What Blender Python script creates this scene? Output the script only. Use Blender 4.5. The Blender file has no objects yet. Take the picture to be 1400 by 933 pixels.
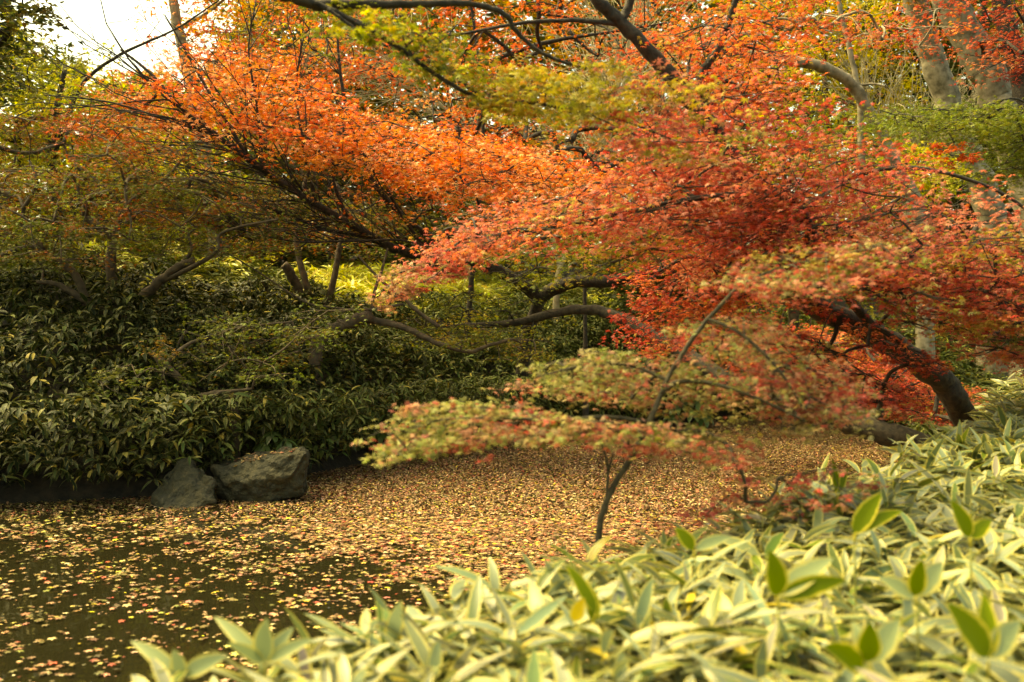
import bpy, bmesh, math, random
import numpy as np
from mathutils import Vector

# ------------------------------------------------------------------ camera, sky, sun, exposure
sc = bpy.context.scene
COL = sc.collection
CAM_Z = 1.6
F = 1400 * 35.0 / 36.0            # focal length in photograph pixels
cam_d = bpy.data.cameras.new("camera")
cam = bpy.data.objects.new("camera", cam_d)
COL.objects.link(cam)
cam.location = (0, 0, CAM_Z)
cam.rotation_euler = (math.radians(90), 0, 0)
cam_d.lens = 35
cam_d.sensor_width = 36
cam_d.clip_start = 0.05
cam_d.clip_end = 1500
cam_d.dof.use_dof = True
cam_d.dof.focus_distance = 12.5
cam_d.dof.aperture_fstop = 2.2
sc.camera = cam

SUN_EL, SUN_AZ = 58, -70          # azimuth from +Y towards +X: high on the left, veiled
world = bpy.data.worlds.new("World")
sc.world = world
world.use_nodes = True
wn = world.node_tree.nodes
bgn = wn.get("Background") or wn.new("ShaderNodeBackground")
sky = wn.new("ShaderNodeTexSky")
sky.sky_type = 'NISHITA'
sky.sun_disc = False
sky.sun_elevation = math.radians(SUN_EL)
sky.sun_rotation = math.radians(SUN_AZ)
sky.air_density = 1.0
sky.dust_density = 5.0
sky.ozone_density = 1.0
world.node_tree.links.new(sky.outputs[0], bgn.inputs[0])
bgn.inputs[1].default_value = 0.15
out = wn.get("World Output") or wn.new("ShaderNodeOutputWorld")
world.node_tree.links.new(bgn.outputs[0], out.inputs[0])

sun_d = bpy.data.lights.new("sun", 'SUN')
sun_d.energy = 1.5
sun_d.angle = math.radians(30)
sun_d.color = (1.0, 0.93, 0.80)
sun = bpy.data.objects.new("sun", sun_d)
COL.objects.link(sun)
az, el = math.radians(SUN_AZ), math.radians(SUN_EL)
sd_ = Vector((math.sin(az) * math.cos(el), math.cos(az) * math.cos(el), math.sin(el)))
sun.rotation_euler = sd_.to_track_quat('Z', 'Y').to_euler()
sun.location = sd_ * 60

vs = sc.view_settings
vs.view_transform = 'Standard'
vs.look = 'None'
vs.gamma = 1.0
vs.exposure = 2.02
vs.use_curve_mapping = False
vs.use_white_balance = True       # the camera's warm daylight setting
vs.white_balance_temperature = 15500
vs.white_balance_tint = -10
sc.cycles.max_bounces = 7
sc.cycles.diffuse_bounces = 4
sc.cycles.glossy_bounces = 3
sc.cycles.transmission_bounces = 4
sc.cycles.use_denoising = True
sc.cycles.caustics_reflective = False
sc.cycles.caustics_refractive = False

rng = np.random.default_rng(11)
random.seed(11)

# ------------------------------------------------------------------ helpers
def P(px, py, d):
    """a point of the place: photograph direction and distance"""
    return np.array([(px - 700.0) / F * d, d, CAM_Z + (466.5 - py) / F * d])

def tag(o, label=None, cat=None, group=None, kind=None):
    if label: o["label"] = label
    if cat: o["category"] = cat
    if group: o["group"] = group
    if kind: o["kind"] = kind
    return o

def empty(name, loc, parent=None):
    o = bpy.data.objects.new(name, None)
    COL.objects.link(o)
    o.location = tuple(loc)
    o.empty_display_size = 0.2
    o.parent = parent
    return o

class MB:
    """collects polygons with colours and uvs, builds one mesh"""
    def __init__(self):
        self.v, self.f3, self.f4, self.c, self.uv = [], [], [], [], []
        self.n = 0
    def add(self, v, quads=None, tris=None, col=None, uv=None):
        v = np.asarray(v, float).reshape(-1, 3)
        if quads is not None: self.f4.append(np.asarray(quads, np.int64).reshape(-1, 4) + self.n)
        if tris is not None: self.f3.append(np.asarray(tris, np.int64).reshape(-1, 3) + self.n)
        self.v.append(v)
        k = len(v)
        self.c.append(np.ones((k, 3)) if col is None else np.broadcast_to(np.asarray(col, float), (k, 3)))
        self.uv.append(np.zeros((k, 2)) if uv is None else np.asarray(uv, float).reshape(-1, 2))
        self.n += k
    def build(self, name, mat, parent=None, origin=None, smooth=False):
        me = bpy.data.meshes.new(name)
        v = np.concatenate(self.v) if self.v else np.zeros((0, 3))
        if origin is not None: v = v - np.asarray(origin)
        f4 = np.concatenate(self.f4) if self.f4 else np.zeros((0, 4), np.int64)
        f3 = np.concatenate(self.f3) if self.f3 else np.zeros((0, 3), np.int64)
        nl = len(f4) * 4 + len(f3) * 3
        npoly = len(f4) + len(f3)
        me.vertices.add(len(v)); me.vertices.foreach_set("co", v.astype(np.float32).ravel())
        me.loops.add(nl); me.polygons.add(npoly)
        li = np.concatenate([f4.ravel(), f3.ravel()]).astype(np.int32)
        me.loops.foreach_set("vertex_index", li)
        st = np.concatenate([np.arange(len(f4)) * 4, len(f4) * 4 + np.arange(len(f3)) * 3]).astype(np.int32)
        me.polygons.foreach_set("loop_start", st)
        if smooth: me.polygons.foreach_set("use_smooth", np.ones(npoly, bool))
        a = me.attributes.new("col", 'FLOAT_COLOR', 'POINT')
        c = np.concatenate(self.c); c = np.concatenate([c, np.ones((len(c), 1))], 1)
        a.data.foreach_set("color", c.astype(np.float32).ravel())
        u = np.concatenate(self.uv)[li]
        uvl = me.uv_layers.new(name="uv"); uvl.data.foreach_set("uv", u.astype(np.float32).ravel())
        me.update(); me.validate()
        o = bpy.data.objects.new(name, me)
        COL.objects.link(o)
        me.materials.append(mat)
        o.parent = parent
        return o

def smooth_path(pts, rad, step=6):
    pts = np.asarray(pts, float); rad = np.asarray(rad, float)
    n = len(pts)
    if n == 2:
        t = np.linspace(0, 1, step + 1)[:, None]
        return pts[0] * (1 - t) + pts[1] * t, rad[0] * (1 - t[:, 0]) + rad[1] * t[:, 0]
    ext = np.vstack([2 * pts[0] - pts[1], pts, 2 * pts[-1] - pts[-2]])
    P_, R_ = [], []
    for i in range(n - 1):
        p0, p1, p2, p3 = ext[i], ext[i + 1], ext[i + 2], ext[i + 3]
        for k in range(step):
            t = k / step
            P_.append(0.5 * ((2 * p1) + (-p0 + p2) * t + (2 * p0 - 5 * p1 + 4 * p2 - p3) * t * t + (-p0 + 3 * p1 - 3 * p2 + p3) * t ** 3))
            R_.append(rad[i] * (1 - t) + rad[i + 1] * t)
    P_.append(pts[-1]); R_.append(rad[-1])
    return np.array(P_), np.array(R_)

def tube(mb, pts, rad, sides=7, rough=0.0, col=(1, 1, 1)):
    pts = np.asarray(pts, float); rad = np.asarray(rad, float)
    n = len(pts)
    tan = np.gradient(pts, axis=0)
    tan /= np.linalg.norm(tan, axis=1)[:, None] + 1e-9
    ref = np.tile(np.array([0.31, 0.12, 1.0]), (n, 1))
    ref[np.abs(tan[:, 2]) > 0.9] = (1.0, 0.2, 0.1)
    a = np.cross(tan, ref); a /= np.linalg.norm(a, axis=1)[:, None] + 1e-9
    for i in range(1, n):
        if np.dot(a[i], a[i - 1]) < 0: a[i] = -a[i]
    b = np.cross(tan, a)
    th = np.linspace(0, 2 * np.pi, sides, endpoint=False)
    r = rad[:, None] * np.ones((1, sides))
    if rough: r = r * (1 + rough * rng.normal(size=(n, sides)))
    ring = pts[:, None, :] + r[..., None] * (np.cos(th)[None, :, None] * a[:, None, :] + np.sin(th)[None, :, None] * b[:, None, :])
    v = ring.reshape(-1, 3)
    i = np.arange(n - 1)[:, None] * sides; j = np.arange(sides)[None, :]; j2 = (j + 1) % sides
    q = np.stack([i + j, i + j2, i + sides + j2, i + sides + j], -1).reshape(-1, 4)
    v = np.vstack([v, pts[0], pts[-1]])
    k = n * sides
    jj = np.arange(sides); jj2 = (jj + 1) % sides
    t1 = np.stack([np.full(sides, k), jj2, jj], 1)
    t2 = np.stack([np.full(sides, k + 1), (n - 1) * sides + jj, (n - 1) * sides + jj2], 1)
    mb.add(v, q, np.vstack([t1, t2]), col)

# ---- leaves ----------------------------------------------------------
def maple_template(lobes, w, droop):
    v, q = [], []
    for ang, L in lobes:
        a = math.radians(ang)
        d = np.array([math.sin(a), math.cos(a)]); nrm = np.array([d[1], -d[0]])
        b = len(v)
        m = d * L * 0.45
        v += [(0, 0, 0), (*(m + nrm * w * L), -droop * .12), (*(d * L), -droop * L), (*(m - nrm * w * L), -droop * .12)]
        q.append((b, b + 1, b + 2, b + 3))
    return np.array(v, float) * 0.62, np.array(q)
T_MAPLE = maple_template([(0, 1.0), (44, .92), (-44, .92), (92, .70), (-92, .70)], .155, .34)
T_MAPLE3 = maple_template([(0, 1.0), (62, .9), (-62, .9)], .27, .32)
T_RHOMB = (np.array([(0, -.5, 0), (.26, .02, .07), (0, .55, -.12), (-.26, .02, .07)]), np.array([(0, 1, 2, 3)]))
T_OVAL = (np.array([(0, -.5, 0), (.2, -.2, .05), (.22, .15, .04), (0, .55, -.14), (-.22, .15, .04), (-.2, -.2, .05), (0, -.02, -.02)]),
          np.array([(0, 1, 2, 6), (6, 2, 3, 4), (0, 6, 4, 5)]))

def scatter(mb, tmpl, pos, size, col, tilt=0.55, head=None, lean=None):
    """pos (n,3), size (n,), col (n,3): leaves lying roughly flat, tilted at random"""
    tv, tq = tmpl
    n = len(pos)
    if n == 0: return
    yaw = rng.uniform(0, 2 * np.pi, n) if head is None else head
    tl = rng.normal(0, tilt, n); ta = rng.uniform(0, 2 * np.pi, n)
    up = np.stack([np.cos(ta) * np.sin(tl), np.sin(ta) * np.sin(tl), np.cos(tl)], 1)
    if lean is not None:
        up = up + np.asarray(lean); up /= np.linalg.norm(up, axis=1)[:, None]
    fwd = np.stack([np.cos(yaw), np.sin(yaw), np.zeros(n)], 1)
    fwd -= up * np.sum(fwd * up, 1)[:, None]
    fwd /= np.linalg.norm(fwd, axis=1)[:, None] + 1e-9
    side = np.cross(fwd, up)
    k = len(tv)
    curl = rng.uniform(.5, 1.7, n)
    V = pos[:, None, :] + size[:, None, None] * (tv[None, :, 0, None] * side[:, None, :] + tv[None, :, 1, None] * fwd[:, None, :]
        + (tv[None, :, 2] * curl[:, None])[..., None] * up[:, None, :])
    q = (tq[None] + (np.arange(n) * k)[:, None, None]).reshape(-1, 4)
    mb.add(V.reshape(-1, 3), q, None, np.repeat(col, k, 0))

def pick(pal, n):
    w = np.array([p[1] for p in pal], float); w /= w.sum()
    return np.array([p[0] for p in pal])[rng.choice(len(pal), n, p=w)]

def jitter(c, s=0.22):
    n = len(c)
    return np.clip(c * (1 + rng.normal(0, s, (n, 1))) * (1 + rng.normal(0, s * .4, (n, 3))), 0.004, 0.95)

def in_poly(poly, x, y):
    poly = np.asarray(poly, float); r = np.zeros(len(x), bool); j = len(poly) - 1
    for i in range(len(poly)):
        xi, yi = poly[i]; xj, yj = poly[j]
        c = ((yi > y) != (yj > y)) & (x < (xj - xi) * (y - yi) / (yj - yi + 1e-12) + xi)
        r ^= c; j = i
    return r

def poly_points(poly, n, relax=12):
    poly = np.asarray(poly, float); lo, hi = poly.min(0), poly.max(0)
    chosen = []
    while len(chosen) < n:
        c = rng.uniform(lo, hi, (200, 2)); c = c[in_poly(poly, c[:, 0], c[:, 1])]
        if not len(c): continue
        c = c[:relax]
        if not chosen: chosen.append(c[0]); continue
        ch = np.array(chosen)
        dd = np.min(np.linalg.norm(c[:, None] - ch[None], axis=2), 1)
        chosen.append(c[np.argmax(dd)])
    return np.array(chosen)

# ------------------------------------------------------------------ materials
def new_mat(name):
    m = bpy.data.materials.new(name); m.use_nodes = True
    nt = m.node_tree; b = nt.nodes.get("Principled BSDF")
    return m, nt, b

def leaf_mat(name, trans=0.35, rough=0.5, spec=0.35):
    m, nt, b = new_mat(name)
    at = nt.nodes.new("ShaderNodeAttribute"); at.attribute_name = "col"
    b.inputs["Roughness"].default_value = rough
    b.inputs["Specular IOR Level"].default_value = spec
    nt.links.new(at.outputs["Color"], b.inputs["Base Color"])
    tr = nt.nodes.new("ShaderNodeBsdfTranslucent")
    nt.links.new(at.outputs["Color"], tr.inputs["Color"])
    mx = nt.nodes.new("ShaderNodeMixShader"); mx.inputs[0].default_value = trans
    nt.links.new(b.outputs[0], mx.inputs[1]); nt.links.new(tr.outputs[0], mx.inputs[2])
    nt.links.new(mx.outputs[0], nt.nodes["Material Output"].inputs[0])
    return m

def bark_mat(name, c1, c2, scale=14, bump=0.5):
    m, nt, b = new_mat(name)
    tc = nt.nodes.new("ShaderNodeTexCoord")
    n1 = nt.nodes.new("ShaderNodeTexNoise"); n1.inputs["Scale"].default_value = scale; n1.inputs["Detail"].default_value = 8
    nt.links.new(tc.outputs["Object"], n1.inputs["Vector"])
    r = nt.nodes.new("ShaderNodeValToRGB")
    r.color_ramp.elements[0].position = .35; r.color_ramp.elements[1].position = .68
    r.color_ramp.elements[0].color = (*c1, 1); r.color_ramp.elements[1].color = (*c2, 1)
    nt.links.new(n1.outputs[0], r.inputs[0]); nt.links.new(r.outputs[0], b.inputs["Base Color"])
    b.inputs["Roughness"].default_value = .85
    bp = nt.nodes.new("ShaderNodeBump"); bp.inputs["Strength"].default_value = bump; bp.inputs["Distance"].default_value = .02
    nt.links.new(n1.outputs[0], bp.inputs["Height"]); nt.links.new(bp.outputs[0], b.inputs["Normal"])
    return m

M_LEAF = leaf_mat("maple_leaf", .40, .5, .28)
M_LEAF_SHINY = leaf_mat("shiny_maple_leaf", .40, .34, .55)
M_FAR = leaf_mat("distant_leaf", .38, .6, .25)
M_GREEN = leaf_mat("evergreen_leaf", .15, .32, .5)
M_LITTER = leaf_mat("fallen_leaf", .05, .55, .3)
M_BARK_DARK = bark_mat("dark_wet_bark", (.009, .007, .005), (.042, .031, .02), 22, 1.0)
M_BARK_BROWN = bark_mat("brown_bark", (.032, .021, .011), (.10, .068, .036))
M_BARK_PALE = bark_mat("pale_bark", (.10, .085, .05), (.30, .26, .18), 9)
M_BARK_LOW = bark_mat('dark_olive_bark', (.010, .008, .004), (.05, .038, .02), 20)
M_BARK_OLIVE = bark_mat("olive_bark", (.025, .02, .01), (.075, .06, .03), 30)
M_TWIG_PALE = bark_mat("pale_twig", (.28, .23, .13), (.48, .42, .28), 9, .1)

# sasa leaf: green blade, cream margin, fine veins
def sasa_mat(name, margin, edge, trans, rough, spec):
    m, nt, b = new_mat(name)
    N, L = nt.nodes, nt.links
    at = N.new("ShaderNodeAttribute"); at.attribute_name = "col"
    uv = N.new("ShaderNodeUVMap"); uv.uv_map = "uv"
    sx = N.new("ShaderNodeSeparateXYZ"); L.new(uv.outputs[0], sx.inputs[0])
    ab = N.new("ShaderNodeMath"); ab.operation = 'SUBTRACT'; ab.inputs[1].default_value = .5; L.new(sx.outputs[0], ab.inputs[0])
    ab2 = N.new("ShaderNodeMath"); ab2.operation = 'ABSOLUTE'; L.new(ab.outputs[0], ab2.inputs[0])
    ge = N.new("ShaderNodeNewGeometry")
    nz = N.new("ShaderNodeTexNoise"); nz.inputs["Scale"].default_value = 35; L.new(ge.outputs["Position"], nz.inputs["Vector"])
    mm = N.new("ShaderNodeMath"); mm.operation = 'MULTIPLY_ADD'; mm.inputs[1].default_value = .22; mm.inputs[2].default_value = -.11; L.new(nz.outputs[0], mm.inputs[0])
    ad = N.new("ShaderNodeMath"); ad.operation = 'ADD'; L.new(ab2.outputs[0], ad.inputs[0]); L.new(mm.outputs[0], ad.inputs[1])
    mr = N.new("ShaderNodeMapRange"); mr.inputs[1].default_value = edge - .05; mr.inputs[2].default_value = edge + .05; L.new(ad.outputs[0], mr.inputs[0])
    wv = N.new("ShaderNodeMath"); wv.operation = 'MULTIPLY'; wv.inputs[1].default_value = 75; L.new(sx.outputs[0], wv.inputs[0])
    sn = N.new("ShaderNodeMath"); sn.operation = 'SINE'; L.new(wv.outputs[0], sn.inputs[0])
    vm = N.new("ShaderNodeMath"); vm.operation = 'MULTIPLY_ADD'; vm.inputs[1].default_value = .10; vm.inputs[2].default_value = 1.0; L.new(sn.outputs[0], vm.inputs[0])
    sc_ = N.new("ShaderNodeVectorMath"); sc_.operation = 'SCALE'; L.new(at.outputs["Color"], sc_.inputs[0]); L.new(vm.outputs[0], sc_.inputs["Scale"])
    mx = N.new("ShaderNodeMix"); mx.data_type = 'RGBA'; L.new(mr.outputs[0], mx.inputs[0]); L.new(sc_.outputs[0], mx.inputs[6]); mx.inputs[7].default_value = (*margin, 1)
    L.new(mx.outputs[2], b.inputs["Base Color"])
    b.inputs["Roughness"].default_value = rough; b.inputs["Specular IOR Level"].default_value = spec
    tr = N.new("ShaderNodeBsdfTranslucent"); L.new(mx.outputs[2], tr.inputs[0])
    ms = N.new("ShaderNodeMixShader"); ms.inputs[0].default_value = trans
    L.new(b.outputs[0], ms.inputs[1]); L.new(tr.outputs[0], ms.inputs[2]); L.new(ms.outputs[0], N["Material Output"].inputs[0])
    return m
M_SASA = sasa_mat("variegated_bamboo_leaf", (.50, .44, .125), .38, .26, .40, .5)
M_SASA_DEEP = sasa_mat("deep_green_bamboo_leaf", (.50, .42, .06), .40, .3, .55, .2)  # yellower margin, rougher and less specular; used on the dark green leaves
M_STEM = bark_mat("bamboo_stem", (.14, .15, .03), (.24, .24, .07), 30, .1)
M_SASA_DARK = sasa_mat("dark_bamboo_leaf", (.17, .15, .05), .44, .14, .55, .16)

# ------------------------------------------------------------------ terrain
POND = np.array([(-14, 8.6), (-8, 9.3), (-5, 9.75), (-3.6, 10.2), (-2.4, 11.9), (-1.6, 13.7), (0, 16.3), (1.2, 17.6), (3.2, 19.2), (4.8, 20.3),
                 (6.8, 19), (6.9, 16), (5.6, 12), (4.3, 9.0), (3.4, 7.4), (2.4, 6.2), (1.25, 5.0), (.5, 4.15), (-.05, 3.5), (-.8, 2.8), (-2.5, 1.3), (-4, 0), (-7, -3), (-14, -5)], float)

def pond_sd(x, y):
    x = np.asarray(x, float); y = np.asarray(y, float)
    shp = x.shape; x = x.ravel(); y = y.ravel()
    best = np.full(x.shape, 1e9)
    for i in range(len(POND)):
        a, b = POND[i], POND[(i + 1) % len(POND)]
        ab = b - a; t = np.clip(((x - a[0]) * ab[0] + (y - a[1]) * ab[1]) / (ab @ ab), 0, 1)
        best = np.minimum(best, np.hypot(x - a[0] - t * ab[0], y - a[1] - t * ab[1]))
    return np.where(in_poly(POND, x, y), -best, best).reshape(shp)

def sstep(a, b, x):
    t = np.clip((x - a) / (b - a), 0, 1); return t * t * (3 - 2 * t)

def lump(x, y, s=1.0, k=0):
    return (np.sin(x * 1.7 * s + k) * np.cos(y * 1.3 * s - k * .7) + .6 * np.sin(x * 3.1 * s - y * 2.3 * s + k * 2) + .4 * np.cos(x * 5.7 * s + y * 4.9 * s + k)) / 2.0

def ground_h(x, y):
    x = np.asarray(x, float); y = np.asarray(y, float)
    s = pond_sd(x, y)
    far = sstep(3, 8, y - (1.25 * x + 3.2))
    so = np.maximum(s, 0)
    hf = np.interp(so, [0, .25, .8, 2, 4, 10, 30, 80, 400], [.02, .35, .8, 1.4, 1.95, 2.9, 6.0, 9, 9])
    hn = np.interp(so, [0, .3, 1, 4, 12, 400], [.02, .16, .3, .5, .9, 1.2])
    h = hf * far + hn * (1 - far) + .08 * lump(x, y, .6) * np.clip(so, 0, 1)
    return np.where(s < 0, np.maximum(-.55, s * .9), h)

gx = np.concatenate([np.linspace(-400, -42, 14), np.linspace(-40, -12, 40), np.linspace(-11.5, 11.5, 150), np.linspace(12, 40, 40), np.linspace(42, 400, 14)])
gy = np.concatenate([np.linspace(-300, -12, 12), np.linspace(-10, 22, 190), np.linspace(22.5, 60, 60), np.linspace(65, 600, 20)])
X, Y = np.meshgrid(gx, gy)
Z = ground_h(X, Y)
mb = MB()
nx, ny = len(gx), len(gy)
i, j = np.meshgrid(np.arange(nx - 1), np.arange(ny - 1))
q = np.stack([j * nx + i, j * nx + i + 1, (j + 1) * nx + i + 1, (j + 1) * nx + i], -1).reshape(-1, 4)
mb.add(np.stack([X, Y, Z], -1).reshape(-1, 3), q)
m, nt, b = new_mat("garden_soil")
n1 = nt.nodes.new("ShaderNodeTexNoise"); n1.inputs["Scale"].default_value = 9; n1.inputs["Detail"].default_value = 10
r = nt.nodes.new("ShaderNodeValToRGB")
r.color_ramp.elements[0].position = .35; r.color_ramp.elements[0].color = (.006, .005, .003, 1)
r.color_ramp.elements[1].position = .7; r.color_ramp.elements[1].color = (.03, .021, .011, 1)
ge = nt.nodes.new("ShaderNodeNewGeometry")
nt.links.new(ge.outputs["Position"], n1.inputs["Vector"]); nt.links.new(n1.outputs[0], r.inputs[0]); nt.links.new(r.outputs[0], b.inputs["Base Color"])
b.inputs["Roughness"].default_value = .95
bp = nt.nodes.new("ShaderNodeBump"); bp.inputs["Strength"].default_value = .8; bp.inputs["Distance"].default_value = .05
nt.links.new(n1.outputs[0], bp.inputs["Height"]); nt.links.new(bp.outputs[0], b.inputs["Normal"])
tag(mb.build("ground", m, smooth=True), "wooded banks and ground round the pond", "ground", kind="structure")

# pond water
m, nt, b = new_mat("pond_water")
b.inputs["Base Color"].default_value = (.012, .011, .005, 1)
b.inputs["Roughness"].default_value = .03
b.inputs["IOR"].default_value = 1.33
n1 = nt.nodes.new("ShaderNodeTexNoise"); n1.inputs["Scale"].default_value = 2.2; n1.inputs["Detail"].default_value = 3
ge = nt.nodes.new("ShaderNodeNewGeometry"); nt.links.new(ge.outputs["Position"], n1.inputs["Vector"])
bp = nt.nodes.new("ShaderNodeBump"); bp.inputs["Strength"].default_value = .12; bp.inputs["Distance"].default_value = .02
nt.links.new(n1.outputs[0], bp.inputs["Height"]); nt.links.new(bp.outputs[0], b.inputs["Normal"])
bm = bmesh.new()
c = POND.mean(0)
bm.faces.new([bm.verts.new((p[0] + (.5 if p[0] > c[0] else -.5) * .1, p[1], 0.0)) for p in POND])
me = bpy.data.meshes.new("water"); bm.to_mesh(me); bm.free()
me.materials.append(m)
w = bpy.data.objects.new("water", me); COL.objects.link(w)
tag(w, "dark still pond water strewn with leaves", "water", kind="structure")

# ------------------------------------------------------------------ trees
def make_tree(name, label, cat, limbs, regions=(), bark=M_BARK_BROWN, group=None, leafmat=M_LEAF, twigs_mat=None, fans=(), ground_base=True, sides=9):
    """limbs: list of (points, r0, r1); points are world coordinates. regions: foliage masses."""
    base = np.array(limbs[0][0][0], float)
    root = empty(name, base)
    tag(root, label, cat, group or {"maple_tree": "maples round the pond", "woodland_tree": "trees of the wood behind the pond", "tall_tree": "tall trees at upper right", "bare_tree": "bare trees in the wood"}.get(name))
    skel, skr, limb_obs, TW, sprays = [], [], [], {}, []
    def tw_of(i): return TW.setdefault(int(i), MB())
    for k, (pts, r0, r1) in enumerate(limbs):
        pts = np.array(pts, float)
        ln = np.concatenate([[0], np.cumsum(np.linalg.norm(np.diff(pts, axis=0), axis=1))]); t = ln / ln[-1]
        rad = r0 * (1 - t) + r1 * t
        if k == 0 and ground_base:
            rad[0] *= 1.35
        sp, sr = smooth_path(pts, rad, 7)
        sp[1:-1] += rng.normal(0, .10, (len(sp) - 2, 3)) * sr[1:-1, None]
        bmk = MB(); tube(bmk, sp, sr, sides + 3 if r0 > .03 else 6, .06)
        limb_obs.append(bmk.build("trunk" if k == 0 else "branch", bark, root, base, smooth=True))
        skel.append(sp); skr.append(sr)
    S = np.vstack(skel); SR = np.concatenate(skr); SL = np.concatenate([np.full(len(a), i) for i, a in enumerate(skel)])
    # fans of fine side branches growing off a limb
    for (li, n, t0, t1, dirv, L0, L1, r) in fans:
        sp = skel[li]; tw = tw_of(li)
        for _ in range(n):
            t = rng.uniform(t0, t1); ii = int(t * (len(sp) - 1))
            p = sp[ii].copy(); d = np.array(dirv, float) + rng.normal(0, .35, 3); d /= np.linalg.norm(d)
            L = rng.uniform(L0, L1); pts = [p.copy()]; dd = d.copy()
            for s in range(6):
                dd = dd + rng.normal(0, .16, 3) + np.array([0, 0, .05]); dd /= np.linalg.norm(dd)
                p = p + dd * L / 6; pts.append(p.copy())
                if rng.random() < .55 and s > 0:
                    e = dd + rng.normal(0, .6, 3); e /= np.linalg.norm(e)
                    l2 = L * rng.uniform(.15, .4)
                    tube(tw, [p, p + e * l2 * .5, p + e * l2 + np.array([0, 0, .12 * l2])], [r * .45, r * .35, r * .15], 4)
            tube(tw, pts, np.linspace(r, r * .25, len(pts)), 5)
    # foliage masses: pads joined to the limbs by a spanning tree of twigs
    allpads = []
    for R in regions:
        pp = poly_points(R["poly"], R["pads"])
        d0, d1 = R["d"]
        if "dfun" in R: dd = np.array([R["dfun"](a, b_) for a, b_ in pp]) + rng.uniform(d0, d1, len(pp))
        else: dd = rng.uniform(d0, d1, len(pp))
        C = np.array([P(a, b_, d) for (a, b_), d in zip(pp, dd)])
        allpads.append(C)
        fm = MB()
        n = R["leaves"]; r = R["r"]; fl = R.get("flat", .22); sz = R["size"]
        pc = pick(R["pal"], len(C))
        per = np.maximum(1, rng.poisson(n / len(C), len(C)))
        pad0 = sum(len(a) for a in allpads) - len(C)
        for ci, (c, col, k) in enumerate(zip(C, pc, per)):
            rr = r * rng.uniform(.7, 1.25)
            nsub = max(3, k // 9)
            ang = rng.uniform(0, 2 * np.pi, nsub); rad = rr * np.sqrt(rng.uniform(0, 1, nsub))
            slope = R.get("slope", (0, 0, 0))
            sub = np.stack([np.cos(ang) * rad, np.sin(ang) * rad, rng.normal(0, fl * rr * .6, nsub) - .22 * rad ** 2 / rr], 1)
            sub[:, 2] += sub[:, 0] * slope[0] + sub[:, 1] * slope[1]
            which = rng.integers(0, nsub, k)
            sig = rr * R.get("clump", .17)
            pos = c + sub[which] + rng.normal(0, 1, (k, 3)) * np.array([sig, sig, sig * .45])
            cl = np.where(rng.random((k, 1)) < R.get("mixin", .3), pick(R["pal"], k), col[None])
            cl = jitter(cl, R.get("jit", .2))
            scatter(fm, R.get("tmpl", T_MAPLE), pos, sz * rng.uniform(.65, 1.25, k), cl, R.get("tilt", .55))
            if R.get("spray", True):
                for s in sub[:R.get("nspray", 5)]:
                    e = c + s
                    sprays.append((pad0 + ci, [c, (c + e) / 2 + rng.normal(0, .03 * rr, 3), e], np.array([1, .7, .35]) * R.get("tr", .006)))
        o = fm.build("foliage", R.get("mat", leafmat), root, base)
        if R.get("label"): o["label"] = R["label"]
    if allpads:
        pads = np.vstack(allpads)
        n0 = len(S); pts = np.vstack([S, pads]); N = len(pads)
        dist = np.linalg.norm(pads[:, None] - S[None], axis=2)
        par = np.argmin(dist, 1); dm = dist[np.arange(N), par]; done = np.zeros(N, bool); order = []
        for _ in range(N):
            k = int(np.argmin(np.where(done, 1e9, dm))); done[k] = True; order.append(k)
            dk = np.linalg.norm(pads - pads[k], axis=1) * 1.15
            up = (~done) & (dk < dm); dm[up] = dk[up]; par[up] = n0 + k
        wt = np.ones(N)
        for k in reversed(order):
            if par[k] >= n0: wt[par[k] - n0] += wt[k]
        tr = regions[0].get("tr", .006)
        pl = np.zeros(N, int)
        for k in order: pl[k] = SL[par[k]] if par[k] < n0 else pl[par[k] - n0]
        for k, pp_, rr_ in sprays: tube(tw_of(pl[k]), pp_, rr_, 4)
        for k in order:
            a = pts[par[k]]; b_ = pads[k]; L = np.linalg.norm(b_ - a)
            rk = tr * np.sqrt(wt[k]) * 1.1
            if par[k] < n0: rk = min(rk, SR[par[k]] * .7 + .002)
            mid = (a + b_) / 2 + rng.normal(0, .07 * L, 3) + np.array([0, 0, .06 * L])
            sp, sr = smooth_path([a, mid, b_], [rk, rk * .9, rk * .75], 4)
            tube(tw_of(pl[k]), sp, sr, 5)
    for i, tw in TW.items():
        tw.build("twigs", twigs_mat or bark, limb_obs[i], base, smooth=True)
    return root

def path(*pts):
    return [P(*p) for p in pts]

def rooted(pts, depth=.3):
    """adds a root point on the ground below the first point"""
    p0 = np.array(pts[0]); g = p0.copy(); g[2] = min(float(ground_h(p0[0], p0[1])) - depth * .3, p0[2] - .15)
    return [g] + list(pts)

RED = [((.48, .085, .045), 5), ((.58, .15, .055), 4), ((.38, .045, .03), 4), ((.55, .20, .12), 2), ((.38, .26, .05), 1.6)]
ROSE = [((.47, .095, .07), 5), ((.54, .19, .13), 3), ((.38, .05, .04), 4), ((.42, .30, .08), 1.6)]
CRIM = [((.33, .03, .022), 5), ((.42, .05, .03), 4), ((.25, .03, .02), 2), ((.40, .11, .04), 1.5)]
ORANGE = [((.74, .175, .035), 5), ((.72, .25, .05), 3), ((.62, .10, .03), 3.5), ((.80, .36, .15), 1.6)]
REDOR = [((.62, .12, .035), 5), ((.70, .2, .05), 3), ((.5, .07, .03), 3), ((.68, .30, .10), 1)]
GOLD = [((.55, .30, .03), 4), ((.50, .36, .05), 3), ((.60, .22, .03), 2), ((.25, .22, .03), 1)]
YGREEN = [((.30, .30, .03), 4), ((.42, .38, .04), 3), ((.20, .22, .03), 3), ((.55, .45, .05), 1)]
OLIVE = [((.12, .125, .02), 4), ((.17, .15, .025), 3), ((.09, .10, .018), 3), ((.22, .12, .02), 1.2)]
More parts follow.
